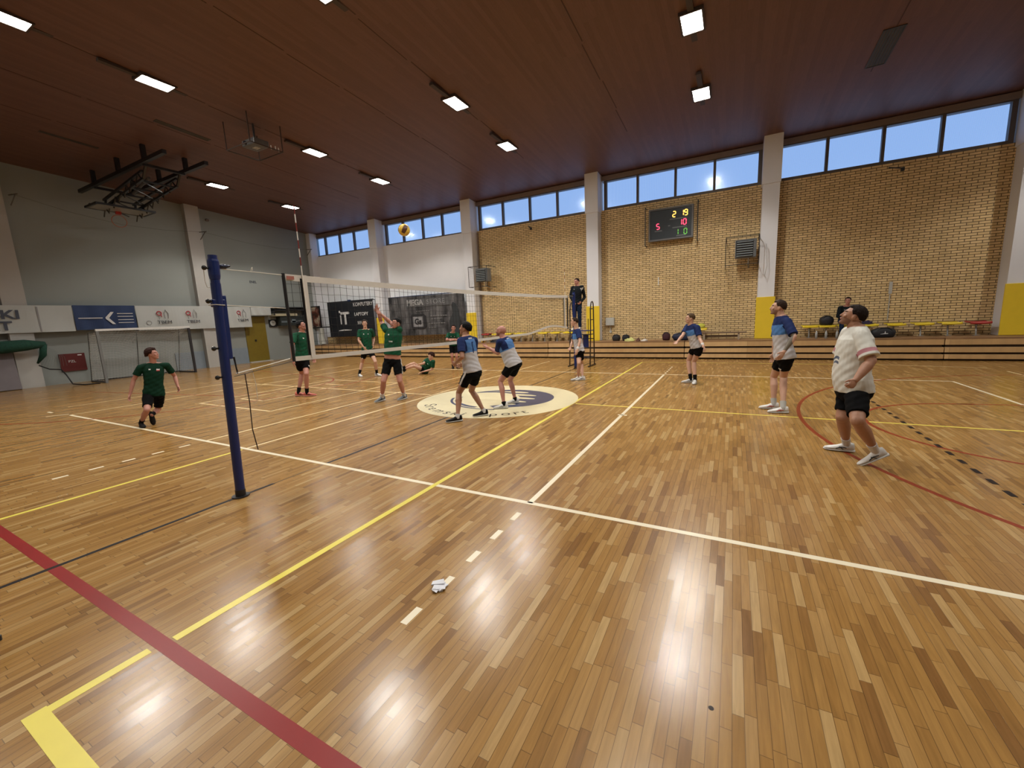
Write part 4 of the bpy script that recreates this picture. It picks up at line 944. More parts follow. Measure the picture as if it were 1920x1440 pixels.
heap((1.37, 13.52, .668), (.14, .14, .11), M('brown_cloth', (.12, .05, .035), .8), 'small brown cloth beside the yellow shirt on the podium', 'brown_cloth', 'cloth')
heap((1.62, 13.52, .668), (.24, .16, .07), M('white_cloth', (.6, .55, .5), .8), 'white cloth on the podium right of the brown one', 'white_cloth', 'cloth')
heap((-5.45, 13.8, .672), (.4, .25, .17), NB_, 'black jacket lying on the podium under the red seat behind the bald player', 'jacket', 'jacket')
heap((8.55, 14.05, 1.095), (.34, .26, .10), M('purple_jacket', (.03, .02, .06), .8), 'dark purple jacket on the yellow seat behind the head of the man in white', 'jacket', 'jacket')
def bottle(x, y, z, label):
    t = thing('water_bottle', label, 'bottle', (x, y, z), 'water bottles on the podium')
    PL = M('clear_pet', (.40, .42, .42), .15)
    MB().tube([(x, y, z), (x, y, z + .17), (x, y, z + .20), (x, y, z + .225), (x, y, z + .24)], [.034, .034, .028, .013, .013], 16).build('bottle_body', PL, t, smooth=True)
    MB().tube([(x, y, z + .238), (x, y, z + .26)], .016, 12).build('cap', WHITEM, t)
bottle(7.18, 13.62, .668, 'clear water bottle on the podium under the seats right of the bearded player'); bottle(7.44, 13.6, .668, 'clear water bottle on the podium below the black backpack'); bottle(7.72, 13.56, .668, 'clear water bottle on the podium just left of the man in white')
# electric box on the brick wall right of the referee pillar, rod, conduit
t = thing('switch_box', 'pale grey switch box on the brick wall right of the pillar behind the referee', 'box', (.02, 14.4, 1.5))
MB().bb(-.16, .20, 14.33, 14.498, 1.30, 1.63).build('case', M('pale_box', (.46, .46, .43), .4), t, bevel=.01)
MB().tube([(.02, 14.46, 1.30), (.02, 14.46, 1.16), (.03, 14.46, 1.0)], .014, 8).build('conduit', M('pale_pipe', (.5, .5, .5), .4), t)
MB().tube([(.03, 14.43, 1.03), (.03, 14.48, 1.03)], .05, 14).build('socket', M('pale_box', (.46, .46, .43), .4), t)
tag(MB().bb(1.96, 1.99, 14.46, 14.498, 2.86, 3.17).build('marker_strip', WHITEM), 'small white upright marker on the bricks below the scoreboard', 'marker')
tag(MB().bb(9.14, 9.22, 14.45, 14.498, 2.04, 2.42).bb(9.17, 9.19, 14.47, 14.498, 1.2, 2.04).build('marker_strip', M('pale_box', (.46, .46, .43), .4)), 'pale upright conduit end on the bricks above the right seats', 'marker')
tag(MB().tube([(-1.93, 14.44, 2.56), (-1.95, 14.44, 1.2)], .018, 8).tube([(-1.93, 14.44, 2.56), (-3.2, 14.44, 2.60)], .010, 6).build('metal_rod', BLACK), 'thin black rod on the brick wall left of the referee', 'rod')
for x, z, l in ((-3.75, 5.92, 'small dark bracket under the windows left of the referee pillar'), (8.85, 5.95, 'small dark bracket under the windows of the right brick bay')):
    tag(MB().bar((x, 14.48, z), (x + .25, 14.2, z - .14), .035).box((x + .26, 14.18, z - .18), (.08, .08, .1)).build('bracket', BLACK), l, 'bracket')
MB().tube([(-6.5, 14.44, .68), (-6.5, 14.44, 6.0)], .03, 8).build('downpipe', M('brown_downpipe', (.20, .15, .12), .5)); tag(bpy.data.objects['downpipe'], 'brown downpipe beside the pillar at the right end of the grey banner', 'pipe')

# paper scrap on the floor, stool at the left edge
b = MB(); rr_ = random.Random(5)
for k in range(5):
    a = rr_.uniform(0, 3.1); cx = 2.985 + rr_.uniform(-.03, .03); cy = -1.41 + rr_.uniform(-.02, .02); w = .045; h = .022
    q = [(cx + (u * math.cos(a) - v * math.sin(a)), cy + (u * math.sin(a) + v * math.cos(a))) for u, v in ((-w, -h), (w, -h * .8), (w * .9, h), (-w * .8, h * .9))]
    z0 = .003 + .004 * k; b.add([(x, y, z0 + rr_.uniform(0, .012)) for x, y in q] + [(x, y, z0 - .001) for x, y in q], [(0, 1, 2, 3), (7, 6, 5, 4), (0, 4, 5, 1), (1, 5, 6, 2), (2, 6, 7, 3), (3, 7, 4, 0)])
tag(b.build('crumpled_paper', M('white_tissue', (.72, .73, .78), .7, var=.05)), 'small scrap of crumpled white paper on the dashed line', 'paper')
t = thing('black_stool', 'black stool at the left edge, only the tip of one leg in the picture', 'stool', (.45, -3.1, 0))
for (fx, fy), (tx, ty) in (((.83, -2.935), (.66, -3.0)), ((.15, -2.93), (.3, -3.0)), ((.83, -3.4), (.66, -3.28)), ((.15, -3.4), (.3, -3.28))):
    MB().tube([(fx, fy, .02), (tx, ty, .46)], .012, 8).build('leg', BLACK, t); MB().tube([(fx, fy, 0), (fx, fy, .03)], .016, 8).build('leg_tip', BLACK, t)
MB().tube([(.48, -3.14, .45), (.48, -3.14, .49)], .2, 24).build('seat', BLACK, t)
tag(MB().tube([(4.67, -1.57, .0002), (4.67, -1.57, .0012)], .012, 10).build('floor_stain', M('dark_stain', (.03, .02, .015), .6)), 'small dark spot on the parquet near the bottom edge', 'stain')
PEOPLE = {"runner":{"H":1.66,"F":[0.948,-0.318],"HF":[0.749,0.662],"toe":{"R":[0.989,-0.148],"L":[0.989,-0.148]},
"J":{"Ran":[-5.507,0.07,0.083],"Lan":[-5.448,0.243,0.213],"pelv":[-5.534,0.367,0.606],"neck":[-5.519,0.442,1.225],"head":[-5.479,0.437,1.399],"Rhip":[-5.561,0.285,0.606],"Rsh":[-5.582,0.253,1.16],"Rkn":[-5.241,0.107,0.353],"Rel":[-5.673,0.141,0.921],"Rwr":[-5.655,0.037,0.647],"Lhip":[-5.506,0.449,0.606],"Lsh":[-5.455,0.63,1.154],"Lkn":[-5.753,0.466,0.253],"Lel":[-5.528,0.761,0.915],"Lwr":[-5.4,0.734,0.699]}},
"standing":{"H":1.93,"F":[0.983,0.184],"HF":[0.902,0.433],"toe":{"R":[0.759,0.651],"L":[0.759,0.651]},
"J":{"Ran":[-5.408,3.363,0.097],"Lan":[-5.12,3.408,0.097],"pelv":[-5.216,3.455,0.939],"neck":[-5.17,3.523,1.672],"head":[-5.145,3.509,1.835],"Rhip":[-5.198,3.356,0.939],"Rsh":[-5.166,3.292,1.599],"Rkn":[-5.423,3.543,0.589],"Rel":[-5.065,3.127,1.344],"Rwr":[-5.034,3.084,0.998],"Lhip":[-5.235,3.554,0.939],"Lsh":[-5.211,3.7,1.587],"Lkn":[-4.996,3.37,0.607],"Lel":[-5.147,3.716,1.264],"Lwr":[-5.028,3.659,1.002]}},
"back":{"H":1.9,"F":[0.74,-0.673],"HF":[0.678,-0.735],"toe":{"R":[0.925,-0.379],"L":[0.999,-0.04]},
"J":{"Ran":[-6.832,6.674,0.095],"Lan":[-6.254,6.933,0.095],"pelv":[-6.507,6.843,0.868],"neck":[-6.506,6.844,1.635],"head":[-6.477,6.816,1.83],"Rhip":[-6.573,6.77,0.868],"Rsh":[-6.635,6.702,1.579],"Rkn":[-6.827,6.848,0.482],"Rel":[-6.599,6.578,1.293],"Rwr":[-6.438,6.621,1.048],"Lhip":[-6.44,6.916,0.868],"Lsh":[-6.37,6.994,1.582],"Lkn":[-6.137,6.804,0.522],"Lel":[-6.46,7.147,1.307],"Lwr":[-6.383,7.008,1.071]}},
"blocker":{"H":1.86,"F":[0.423,-0.906],"HF":[-0.258,-0.966],"toe":{"R":[-0.086,-0.996],"L":[0.001,-1.0]},
"J":{"Ran":[-2.527,3.504,0.1],"Lan":[-2.17,3.862,0.093],"pelv":[-2.305,3.727,0.931],"neck":[-2.24,3.792,1.686],"head":[-2.164,3.814,1.794],"Rhip":[-2.392,3.686,0.931],"Rsh":[-2.409,3.711,1.648],"Rkn":[-2.353,3.437,0.495],"Rel":[-2.632,3.809,1.842],"Rwr":[-2.592,3.693,2.094],"Lhip":[-2.217,3.768,0.931],"Lsh":[-2.106,3.837,1.645],"Lkn":[-2.063,3.657,0.47],"Lel":[-2.372,3.843,1.814],"Lwr":[-2.482,3.662,2.027]}},
"sitter":{"H":1.76,"F":[-0.24,-0.971],"HF":[-0.323,-0.946],"toe":{"R":[-0.628,-0.779],"L":[-0.628,-0.779]},
"J":{"Ran":[-5.377,7.372,0.273],"Lan":[-5.374,7.374,0.204],"pelv":[-4.87,7.815,0.117],"neck":[-4.492,7.747,0.497],"head":[-4.456,7.747,0.618],"Rhip":[-4.959,7.837,0.117],"Rsh":[-4.718,7.776,0.475],"Rkn":[-5.008,7.469,0.393],"Rel":[-4.617,7.517,0.392],"Rwr":[-4.593,7.26,0.395],"Lhip":[-4.781,7.793,0.117],"Lsh":[-4.35,7.721,0.441],"Lkn":[-4.973,7.433,0.311],"Lel":[-4.448,7.745,0.164],"Lwr":[-4.694,7.516,0.102]}},
"far":{"H":1.76,"F":[0.447,-0.895],"HF":[0.595,-0.804],"toe":{"R":[0.595,-0.804],"L":[0.834,-0.552]},
"J":{"Ran":[-4.704,9.291,0.088],"Lan":[-4.512,9.316,0.088],"pelv":[-4.596,9.313,0.911],"neck":[-4.443,9.077,1.371],"head":[-4.394,9.064,1.529],"Rhip":[-4.677,9.272,0.911],"Rsh":[-4.613,9.023,1.309],"Rkn":[-4.603,9.145,0.479],"Rel":[-4.547,8.814,1.113],"Rwr":[-4.29,8.892,1.134],"Lhip":[-4.514,9.354,0.911],"Lsh":[-4.309,9.173,1.299],"Lkn":[-4.434,9.196,0.474],"Lel":[-4.162,9.024,1.093],"Lwr":[-4.244,8.776,1.111]}},
"number":{"H":1.84,"F":[-0.984,0.176],"HF":[-0.985,-0.172],"toe":{"R":[-0.708,-0.706],"L":[-0.708,-0.706]},
"J":{"Ran":[0.608,3.004,0.092],"Lan":[0.387,2.47,0.092],"pelv":[0.56,2.78,0.853],"neck":[0.467,2.752,1.512],"head":[0.458,2.78,1.642],"Rhip":[0.577,2.875,0.853],"Rsh":[0.527,2.946,1.423],"Rkn":[0.357,3.005,0.473],"Rel":[0.466,2.959,1.055],"Rwr":[0.216,2.992,0.972],"Lhip":[0.543,2.686,0.853],"Lsh":[0.467,2.594,1.435],"Lkn":[0.289,2.689,0.48],"Lel":[0.568,2.469,1.167],"Lwr":[0.346,2.57,1.046]}},
"bald":{"H":1.82,"F":[-0.995,0.099],"HF":[-0.997,-0.075],"toe":{"R":[-0.774,-0.634],"L":[-0.826,-0.564]},
"J":{"Ran":[0.66,4.182,0.091],"Lan":[0.673,3.67,0.091],"pelv":[0.773,3.986,0.855],"neck":[0.58,3.923,1.405],"head":[0.538,3.927,1.541],"Rhip":[0.782,4.08,0.855],"Rsh":[0.631,4.116,1.324],"Rkn":[0.54,4.211,0.495],"Rel":[0.415,4.118,1.116],"Rwr":[0.156,4.144,1.157],"Lhip":[0.764,3.892,0.855],"Lsh":[0.59,3.757,1.338],"Lkn":[0.525,3.824,0.526],"Lel":[0.456,3.889,1.096],"Lwr":[0.212,3.946,1.202]}},
"slim":{"H":1.77,"F":[-0.875,-0.485],"HF":[-0.914,-0.407],"toe":{"R":[-0.875,-0.485],"L":[-0.829,-0.559]},
"J":{"Ran":[0.944,7.454,0.089],"Lan":[1.051,7.491,0.089],"pelv":[0.988,7.469,0.818],"neck":[0.911,7.454,1.424],"head":[0.871,7.432,1.614],"Rhip":[0.943,7.55,0.818],"Rsh":[0.827,7.604,1.344],"Rkn":[1.024,7.291,0.5],"Rel":[0.749,7.556,1.061],"Rwr":[0.771,7.342,0.92],"Lhip":[1.032,7.389,0.818],"Lsh":[1.015,7.308,1.348],"Lkn":[0.974,7.644,0.458],"Lel":[1.106,7.172,1.106],"Lwr":[1.083,7.026,0.89]}},
"crouch":{"H":1.82,"F":[-0.773,-0.634],"HF":[-0.943,-0.332],"toe":{"R":[-0.943,-0.332],"L":[-0.098,-0.995]},
"J":{"Ran":[3.81,7.68,0.091],"Lan":[3.922,7.566,0.091],"pelv":[3.951,7.63,0.892],"neck":[3.787,7.597,1.446],"head":[3.772,7.573,1.597],"Rhip":[3.891,7.703,0.892],"Rsh":[3.698,7.739,1.392],"Rkn":[3.737,7.864,0.542],"Rel":[3.619,7.514,1.194],"Rwr":[3.523,7.296,1.058],"Lhip":[4.011,7.556,0.892],"Lsh":[3.945,7.464,1.378],"Lkn":[3.872,7.734,0.528],"Lel":[4.017,7.344,1.112],"Lwr":[4.109,7.14,0.959]}},
"tall":{"H":1.88,"F":[-0.984,-0.176],"HF":[-1.0,-0.002],"toe":{"R":[-0.996,-0.089],"L":[-0.984,-0.176]},
"J":{"Ran":[5.385,5.046,0.094],"Lan":[5.498,4.756,0.094],"pelv":[5.487,4.897,0.939],"neck":[5.401,4.915,1.633],"head":[5.36,4.908,1.773],"Rhip":[5.47,4.994,0.939],"Rsh":[5.379,5.094,1.551],"Rkn":[5.375,5.208,0.557],"Rel":[5.355,5.089,1.226],"Rwr":[5.353,5.18,0.975],"Lhip":[5.504,4.801,0.939],"Lsh":[5.481,4.728,1.539],"Lkn":[5.502,5.006,0.59],"Lel":[5.567,4.549,1.303],"Lwr":[5.435,4.47,1.073]}},
"white":{"H":1.84,"F":[-0.999,-0.055],"HF":[-0.993,0.12],"toe":{"R":[-0.993,0.12],"L":[-0.999,0.033]},
"J":{"Ran":[5.975,2.775,0.092],"Lan":[6.136,2.303,0.17],"pelv":[5.953,2.561,0.808],"neck":[5.927,2.597,1.528],"head":[5.896,2.593,1.646],"Rhip":[5.948,2.656,0.808],"Rsh":[5.901,2.778,1.448],"Rkn":[5.863,2.529,0.483],"Rel":[5.866,2.885,1.149],"Rwr":[5.912,2.947,0.9],"Lhip":[5.959,2.465,0.808],"Lsh":[5.943,2.413,1.439],"Lkn":[5.914,2.119,0.544],"Lel":[6.012,2.262,1.175],"Lwr":[5.872,2.138,0.985]}},
"referee":{"H":1.8,"F":[-0.106,-0.994],"HF":[-0.359,-0.933],"toe":{"R":[-0.106,-0.994],"L":[-0.106,-0.994]},
"J":{"pelv":[-0.167,10.634,2.166],"neck":[-0.135,10.645,2.802],"head":[-0.153,10.639,2.947],"Rhip":[-0.257,10.643,2.166],"Rsh":[-0.314,10.664,2.752],"Rkn":[-0.243,10.602,1.763],"Ran":[-0.277,10.645,1.37],"Lhip":[-0.078,10.624,2.166],"Lsh":[0.044,10.626,2.752],"Lkn":[-0.054,10.582,1.763],"Lan":[-0.058,10.622,1.37],"Rel":[-0.385,10.612,2.474],"Rwr":[-0.223,10.456,2.238],"Lel":[0.082,10.772,2.407],"Lwr":[0.015,10.538,2.239]}},
"seated":{"H":1.75,"F":[0,-1],"HF":[-0.3,-0.95],"toe":{"R":[0,-1],"L":[0.2,-1]},
"J":{"head":[7.991,13.85,1.874],"neck":[7.991,13.91,1.704],"pelv":[7.991,14.1,1.225],"Rhip":[7.901,14.1,1.225],"Rsh":[7.811,13.91,1.654],"Rkn":[7.841,13.68,1.21],"Ran":[7.841,13.62,0.76],"Rel":[7.751,13.83,1.374],"Rwr":[7.931,13.75,1.3],"Lhip":[8.081,14.1,1.225],"Lsh":[8.171,13.91,1.654],"Lkn":[8.141,13.68,1.21],"Lan":[8.141,13.62,0.76],"Lel":[8.231,13.83,1.374],"Lwr":[8.051,13.75,1.3]}}}

# ---------------------------------------------------------------- people
SKIN = {}
def skin(nm, c):
    if nm not in SKIN:
        m = M('skin_' + nm, c, .5, var=.08, scale=14); b = m.node_tree.nodes['Principled BSDF']; b.inputs['Subsurface Weight'].default_value = .05; b.inputs['Subsurface Radius'].default_value = (.02, .008, .004); SKIN[nm] = m
    return SKIN[nm]
LIP = M('lip_skin', (.34, .12, .09), .45); EYEW = M('eye_white', (.55, .53, .50), .3); IRIS = M('eye_dark', (.03, .02, .015), .2)

def remesh(mb, voxel, smooth=2, fac=.5):
    me = bpy.data.meshes.new('tmp'); me.from_pydata([tuple(v) for v in mb.v], [], mb.f)
    bm = bmesh.new(); bm.from_mesh(me); bmesh.ops.recalc_face_normals(bm, faces=bm.faces); bm.to_mesh(me); bm.free()
    o = bpy.data.objects.new('tmp', me); COL.objects.link(o)
    r = o.modifiers.new('r', 'REMESH'); r.mode = 'VOXEL'; r.voxel_size = voxel; r.adaptivity = 0.0
    if smooth: s = o.modifiers.new('s', 'SMOOTH'); s.iterations = smooth; s.factor = fac
    dg = bpy.context.evaluated_depsgraph_get(); out = bpy.data.meshes.new_from_object(o.evaluated_get(dg))
    bpy.data.objects.remove(o); bpy.data.meshes.remove(me)
    return out

def finish(me, name, mats, parent, org, classify=None, wrinkle=None):
    """shift to the local origin, optional wrinkles, material per face by position"""
    n = len(me.vertices); co = np.empty(n * 3, np.float32); me.vertices.foreach_get('co', co); co = co.reshape(-1, 3).astype(np.float64)
    if wrinkle is not None:
        no = np.empty(n * 3, np.float32); me.vertices.foreach_get('normal', no); no = no.reshape(-1, 3); co = co + no * wrinkle(co)[:, None]
    me.materials.clear()
    for m in mats: me.materials.append(m)
    nf = len(me.polygons)
    if classify is not None:
        cc = np.empty(nf * 3, np.float32); me.polygons.foreach_get('center', cc); idx = classify(cc.reshape(-1, 3).astype(np.float64)).astype(np.int32)
        me.polygons.foreach_set('material_index', idx)
    me.polygons.foreach_set('use_smooth', [True] * nf)
    me.vertices.foreach_set('co', (co - np.array(org)).astype(np.float32).ravel()); me.update()
    o = bpy.data.objects.new(name, me); COL.objects.link(o); o.parent = parent
    return o

def loft(mb, secs, n=28, p=2.3):
    """secs: centre, axis a * half width, axis b * half depth; superellipse sections, closed ends"""
    vs = []
    for c, a, b in secs:
        for j in range(n):
            t = 2 * math.pi * j / n; x = math.copysign(abs(math.cos(t)) ** (2 / p), math.cos(t)); y = math.copysign(abs(math.sin(t)) ** (2 / p), math.sin(t)); vs.append(c + a * x + b * y)
    k = len(secs); fs = [(i * n + j, i * n + (j + 1) % n, (i + 1) * n + (j + 1) % n, (i + 1) * n + j) for i in range(k - 1) for j in range(n)]
    fs += [tuple(range(n - 1, -1, -1)), tuple(range((k - 1) * n, k * n))]
    mb.add(vs, fs)

def limb(mb, pts, rad, n=16):
    mb.tube(pts, rad, n)
    for p, r in zip(pts, rad): mb.ell(p, (r, r, r), n=14, m=10)

def hand(mb, W, D, N, side, k, curl=.35, spread=.10):
    D = D.normalized(); N = (N - D * N.dot(D)).normalized(); X = D.cross(N).normalized()   # across the palm
    th = N.cross(D).normalized() * (-1 if side == 'R' else 1)                               # thumb side
    rot = Matrix((X, D, N)).transposed()
    mb.ell(W + D * .052 * k, (.040 * k, .056 * k, .016 * k), rot, 18, 12)
    mb.ell(W + D * .035 * k + th * .018 * k + N * .004, (.024 * k, .034 * k, .017 * k), rot, 14, 10)
    mb.tube([W - D * .02 * k, W + D * .02 * k], [.025 * k, .024 * k], 14)
    for i, (o_, L_) in enumerate(((-.030, .060), (-.0105, .075), (.0105, .083), (.031, .074))):   # little finger .. index
        b = W + D * (.092 - .012 * (i == 0)) * k + th * o_ * k; L = L_ * k; d = (D + th * (o_ / .03) * spread).normalized(); pts = [b - d * .02, b]; a = curl * (1.15 - .08 * i)
        cur = b; nn = N.copy()
        for s, f in enumerate((.42, .32, .26)):
            d, nn = (d * math.cos(a) + nn * math.sin(a)).normalized(), (nn * math.cos(a) - d * math.sin(a)).normalized(); cur = cur + d * L * f; pts.append(cur); a = curl * 1.1
            # keep bending in the finger plane
        mb.tube(pts, [.0088 * k, .0090 * k, .0084 * k, .0078 * k, .0066 * k], 10); mb.ell(pts[-1], (.0066 * k,) * 3, n=10, m=6)
    b = W + D * .028 * k + th * .030 * k; d = (D * .70 + th * .62 + N * .30).normalized(); p1 = b + d * .034 * k; d2 = (D * .9 + th * .25 + N * .35).normalized(); p2 = p1 + d2 * .028 * k
    mb.tube([b - d * .015, b, p1, p2], [.012 * k, .012 * k, .0105 * k, .008 * k], 10); mb.ell(p2, (.008 * k,) * 3, n=10, m=6)

def person(key, label, sp):
    P = PEOPLE[key]; H = P['H']; k = H / 1.8; J = {a: Vector(v) for a, v in P['J'].items()}
    F = Vector((P['F'][0], P['F'][1], 0)).normalized(); HF = Vector((P['HF'][0], P['HF'][1], 0)).normalized()
    base = Vector((J['pelv'].x, J['pelv'].y, sp.get('base', 0.0)))
    root = thing('person', label, 'person', base, sp.get('group'))
    fat = sp.get('fat', 1.0); belly = sp.get('belly', 0.0); org = tuple(base)
    pel, nek = J['pelv'], J['neck']; up = (nek - pel).normalized(); Lt = (nek - pel).length
    latT = (J['Lsh'] - J['Rsh']); latT = (latT - up * latT.dot(up)).normalized(); latB = (J['Lhip'] - J['Rhip']); latB = (latB - up * latB.dot(up)).normalized()
    shw = max(.15 * k, min((J['Lsh'] - J['Rsh']).length / 2, .215 * k))
    def frame(t):
        l = latB.lerp(latT, max(0, min(1, t))).normalized(); f = up.cross(l); 
        if f.dot(F) < 0 and abs(f.dot(F)) > .2: f = -f
        return l, f
    prof = [(-.16, .085, .075, .0), (-.08, .145, .105, -.005), (.0, .160, .115, -.005), (.12, .155, .108, .0), (.28, .138, .098, .005), (.45, .143, .102, .008), (.62, .158, .112, .008), (.78, .168, .112, .0), (.90, .150, .095, -.008), (.98, .105, .072, -.012), (1.03, .06, .058, -.008)]
    def sec(t, w, d, fo, gw=0.0, gd=0.0):
        l, f = frame(t); bl = belly * math.exp(-((t - .28) / .24) ** 2)
        W = w * k * (1 + (fat - 1) * (1 if t < .85 else .4)) + gw + bl * .35; Dp = d * k * (1 + (fat - 1) * (1 if t < .85 else .4)) + gd + bl * .5
        return (pel + up * (Lt * t) + f * (fo * k + bl * .5), l * W, f * Dp)
    # ---- body: one continuous surface
    mb = MB(); loft(mb, [sec(*q) for q in prof])
    lm = sp.get('limb', 1.0)
    for s in 'RL':
        sg = 1 if s == 'L' else -1
        sh, el, wr = J[s + 'sh'], J[s + 'el'], J[s + 'wr']; l, f = frame(.9)
        limb(mb, [nek + up * (-.06 * Lt) + l * sg * .06 * k, sh + (nek - sh) * .12, sh], [.055 * k, .056 * k, .058 * k * (.6 + .4 * lm)])
        m1 = sh.lerp(el, .4); m2 = el.lerp(wr, .28)
        limb(mb, [sh, m1, el, m2, el.lerp(wr, .7), wr], [.053 * k * lm, .049 * k * lm, .038 * k * lm, .041 * k * lm, .031 * k * lm, .025 * k * (.5 + .5 * lm)])
        D = (wr - el).normalized(); N = sp.get('palm', {}).get(s); N = Vector(N) if N else (-l * sg * .8 + f * .35)
        if (N - D * N.dot(D)).length < .2: N = f
        hb = sp.get('hdir', {}).get(s); D2 = (D + Vector(hb)).normalized() if hb else D
        hand(mb, wr, D2, N, s, k * 1.02, sp.get('curl', {}).get(s, .32))
        hi, kn, an = J[s + 'hip'], J[s + 'kn'], J[s + 'an']; ax = (kn - hi).normalized(); sx = (an - kn).normalized(); back = (ax - sx); back = back.normalized() if back.length > .15 else -f
        back = -back if back.dot(F) > 0 and key != 'sitter' else back
        gl = sp.get('leg', 1.0)
        limb(mb, [hi, hi.lerp(kn, .3), hi.lerp(kn, .7), kn, kn.lerp(an, .12), kn.lerp(an, .32) + back * .012 * k, kn.lerp(an, .55) + back * .006, kn.lerp(an, .85), an],
             [.088 * k * gl, .083 * k * gl, .066 * k * gl, .056 * k * gl, .052 * k * gl, .057 * k * gl, .047 * k * gl, .034 * k, .035 * k], 18)
    # head
    hp = R(sp.get('pitch', 8)); hc = J['head']; hr = sp.get('roll', 0)
    HS = Vector((-HF.y, HF.x, 0)); hf = HF * math.cos(hp) + Vector((0, 0, 1)) * math.sin(hp); HU = hf.cross(-HS).normalized() * 1.0
    if HU.z < 0: HU = -HU
    def hl(x, y, z): return hc + (HS * x + hf * y + HU * z) * k
    hrot = Matrix((HS, hf, HU)).transposed()
    mb.ell(hl(0, -.008, .026), (.074 * k, .095 * k, .088 * k), hrot, 28, 20)
    loft(mb, [(hl(0, c, z), HS * w * k, hf * d * k) for z, w, c, d in ((.045, .069, .010, .082), (.01, .068, .012, .083), (-.03, .063, .014, .078), (-.062, .054, .022, .066), (-.088, .042, .036, .048), (-.106, .028, .052, .028), (-.113, .012, .062, .012))], 24, 2.1)
    mb.tube([hl(0, .090, .018), hl(0, .099, -.008), hl(0, .106, -.028)], [.0080 * k, .0095 * k, .0115 * k], 10); mb.ell(hl(0, .105, -.031), (.0155 * k, .012 * k, .0095 * k), hrot)
    mb.ell(hl(0, .086, .026), (.048 * k, .012 * k, .010 * k), hrot); mb.ell(hl(0, .090, -.058), (.023 * k, .011 * k, .011 * k), hrot); mb.ell(hl(0, .074, -.098), (.022 * k, .018 * k, .014 * k), hrot)
    for sg in (-1, 1):
        mb.ell(hl(sg * .074, -.006, -.006), (.009 * k, .019 * k, .032 * k), hrot); mb.ell(hl(sg * .043, .070, -.022), (.022 * k, .016 * k, .018 * k), hrot)
    limb(mb, [nek + up * (-.03), nek.lerp(hl(0, -.02, -.05), .5), hl(0, -.022, -.045)], [.066 * k * (.5 + .5 * fat), .058 * k * (.5 + .5 * fat), .056 * k])
    # feet inside the shoes
    ft = {}
    for s in 'RL':
        an = J[s + 'an']; T = Vector((*P['toe'][s], 0)).normalized(); pit = sp.get('foot', {}).get(s)
        if pit is None: pit = math.degrees(math.asin(max(0, min(.9, (an.z - base.z - .05 * H) / (.14 * k)))))
        a = R(pit); Fd = T * math.cos(a) - Vector((0, 0, 1)) * math.sin(a); Fu = T * math.sin(a) + Vector((0, 0, 1)) * math.cos(a); ft[s] = (an, Fd, Fu)
        limb(mb, [an, an - Fu * .035 * k + Fd * .05 * k, an - Fu * .055 * k + Fd * .13 * k], [.034 * k, .030 * k, .020 * k], 12)
    me = remesh(mb, sp.get('voxel', .0056), 2)
    tatt = sp.get('tattoo')
    hcv, hsv, hfv, huv = [np.array(v) for v in (hc, HS, hf, HU)]
    beard = sp.get('beard', False)
    def cls(c):
        r = np.zeros(len(c)); q = (c - hcv) / k; x, y, z = q @ hsv, q @ hfv, q @ huv
        hd = (np.abs(x) < .09) & (np.abs(z) < .13) & (np.abs(y) < .14)
        r[hd & (np.abs(x) < .021) & (y > .085) & (np.abs(z + .058) < .0085)] = 1
        br = hd & (np.abs(np.abs(x) - .031) < .018) & (y > .07) & (np.abs(z - .029 + .25 * (np.abs(x) - .031) * 0) < .0045); r[br] = 2
        if beard: r[hd & (z < -.036) & (y > .0) & (z > -.12) & ~((np.abs(x) < .021) & (np.abs(z + .058) < .0085)) & (y > -.02) & (z < -.030 - .25 * np.maximum(0, .06 - y))] = 3
        if tatt:
            a, b = np.array(J[tatt + 'el']), np.array(J[tatt + 'wr']); a = a + (np.array(J[tatt + 'sh']) - a) * .4; v = b - a; t = ((c - a) @ v) / (v @ v); dd = np.linalg.norm(c - a - np.clip(t, 0, 1)[:, None] * v, axis=1)
            r[(t > -.2) & (t < .95) & (dd < .08)] = 4
        return r
    hm = sp.get('hairm'); sk = skin(sp.get('skin', 'fair'), sp.get('skinc', (.50, .27, .19)))
    body = finish(me, 'body', [sk, LIP, hm or sk, M('stubble_' + sp.get('skin', 'fair'), tuple(a * .55 for a in sp.get('skinc', (.50, .27, .19))), .7), M('tattooed_skin', (.13, .105, .075), .5, var=.5, scale=60)], root, org, cls)
    eb = MB()
    for sg in (-1, 1):
        eb.ell(hl(sg * .031, .0785, .009), (.0125 * k, .0075 * k, .0062 * k), hrot, 12, 8, 0); eb.ell(hl(sg * .031, .0845, .009), (.0058 * k, .0026 * k, .0055 * k), hrot, 10, 6, 1)
    eb.build('eyes', [EYEW, IRIS], root, smooth=True)
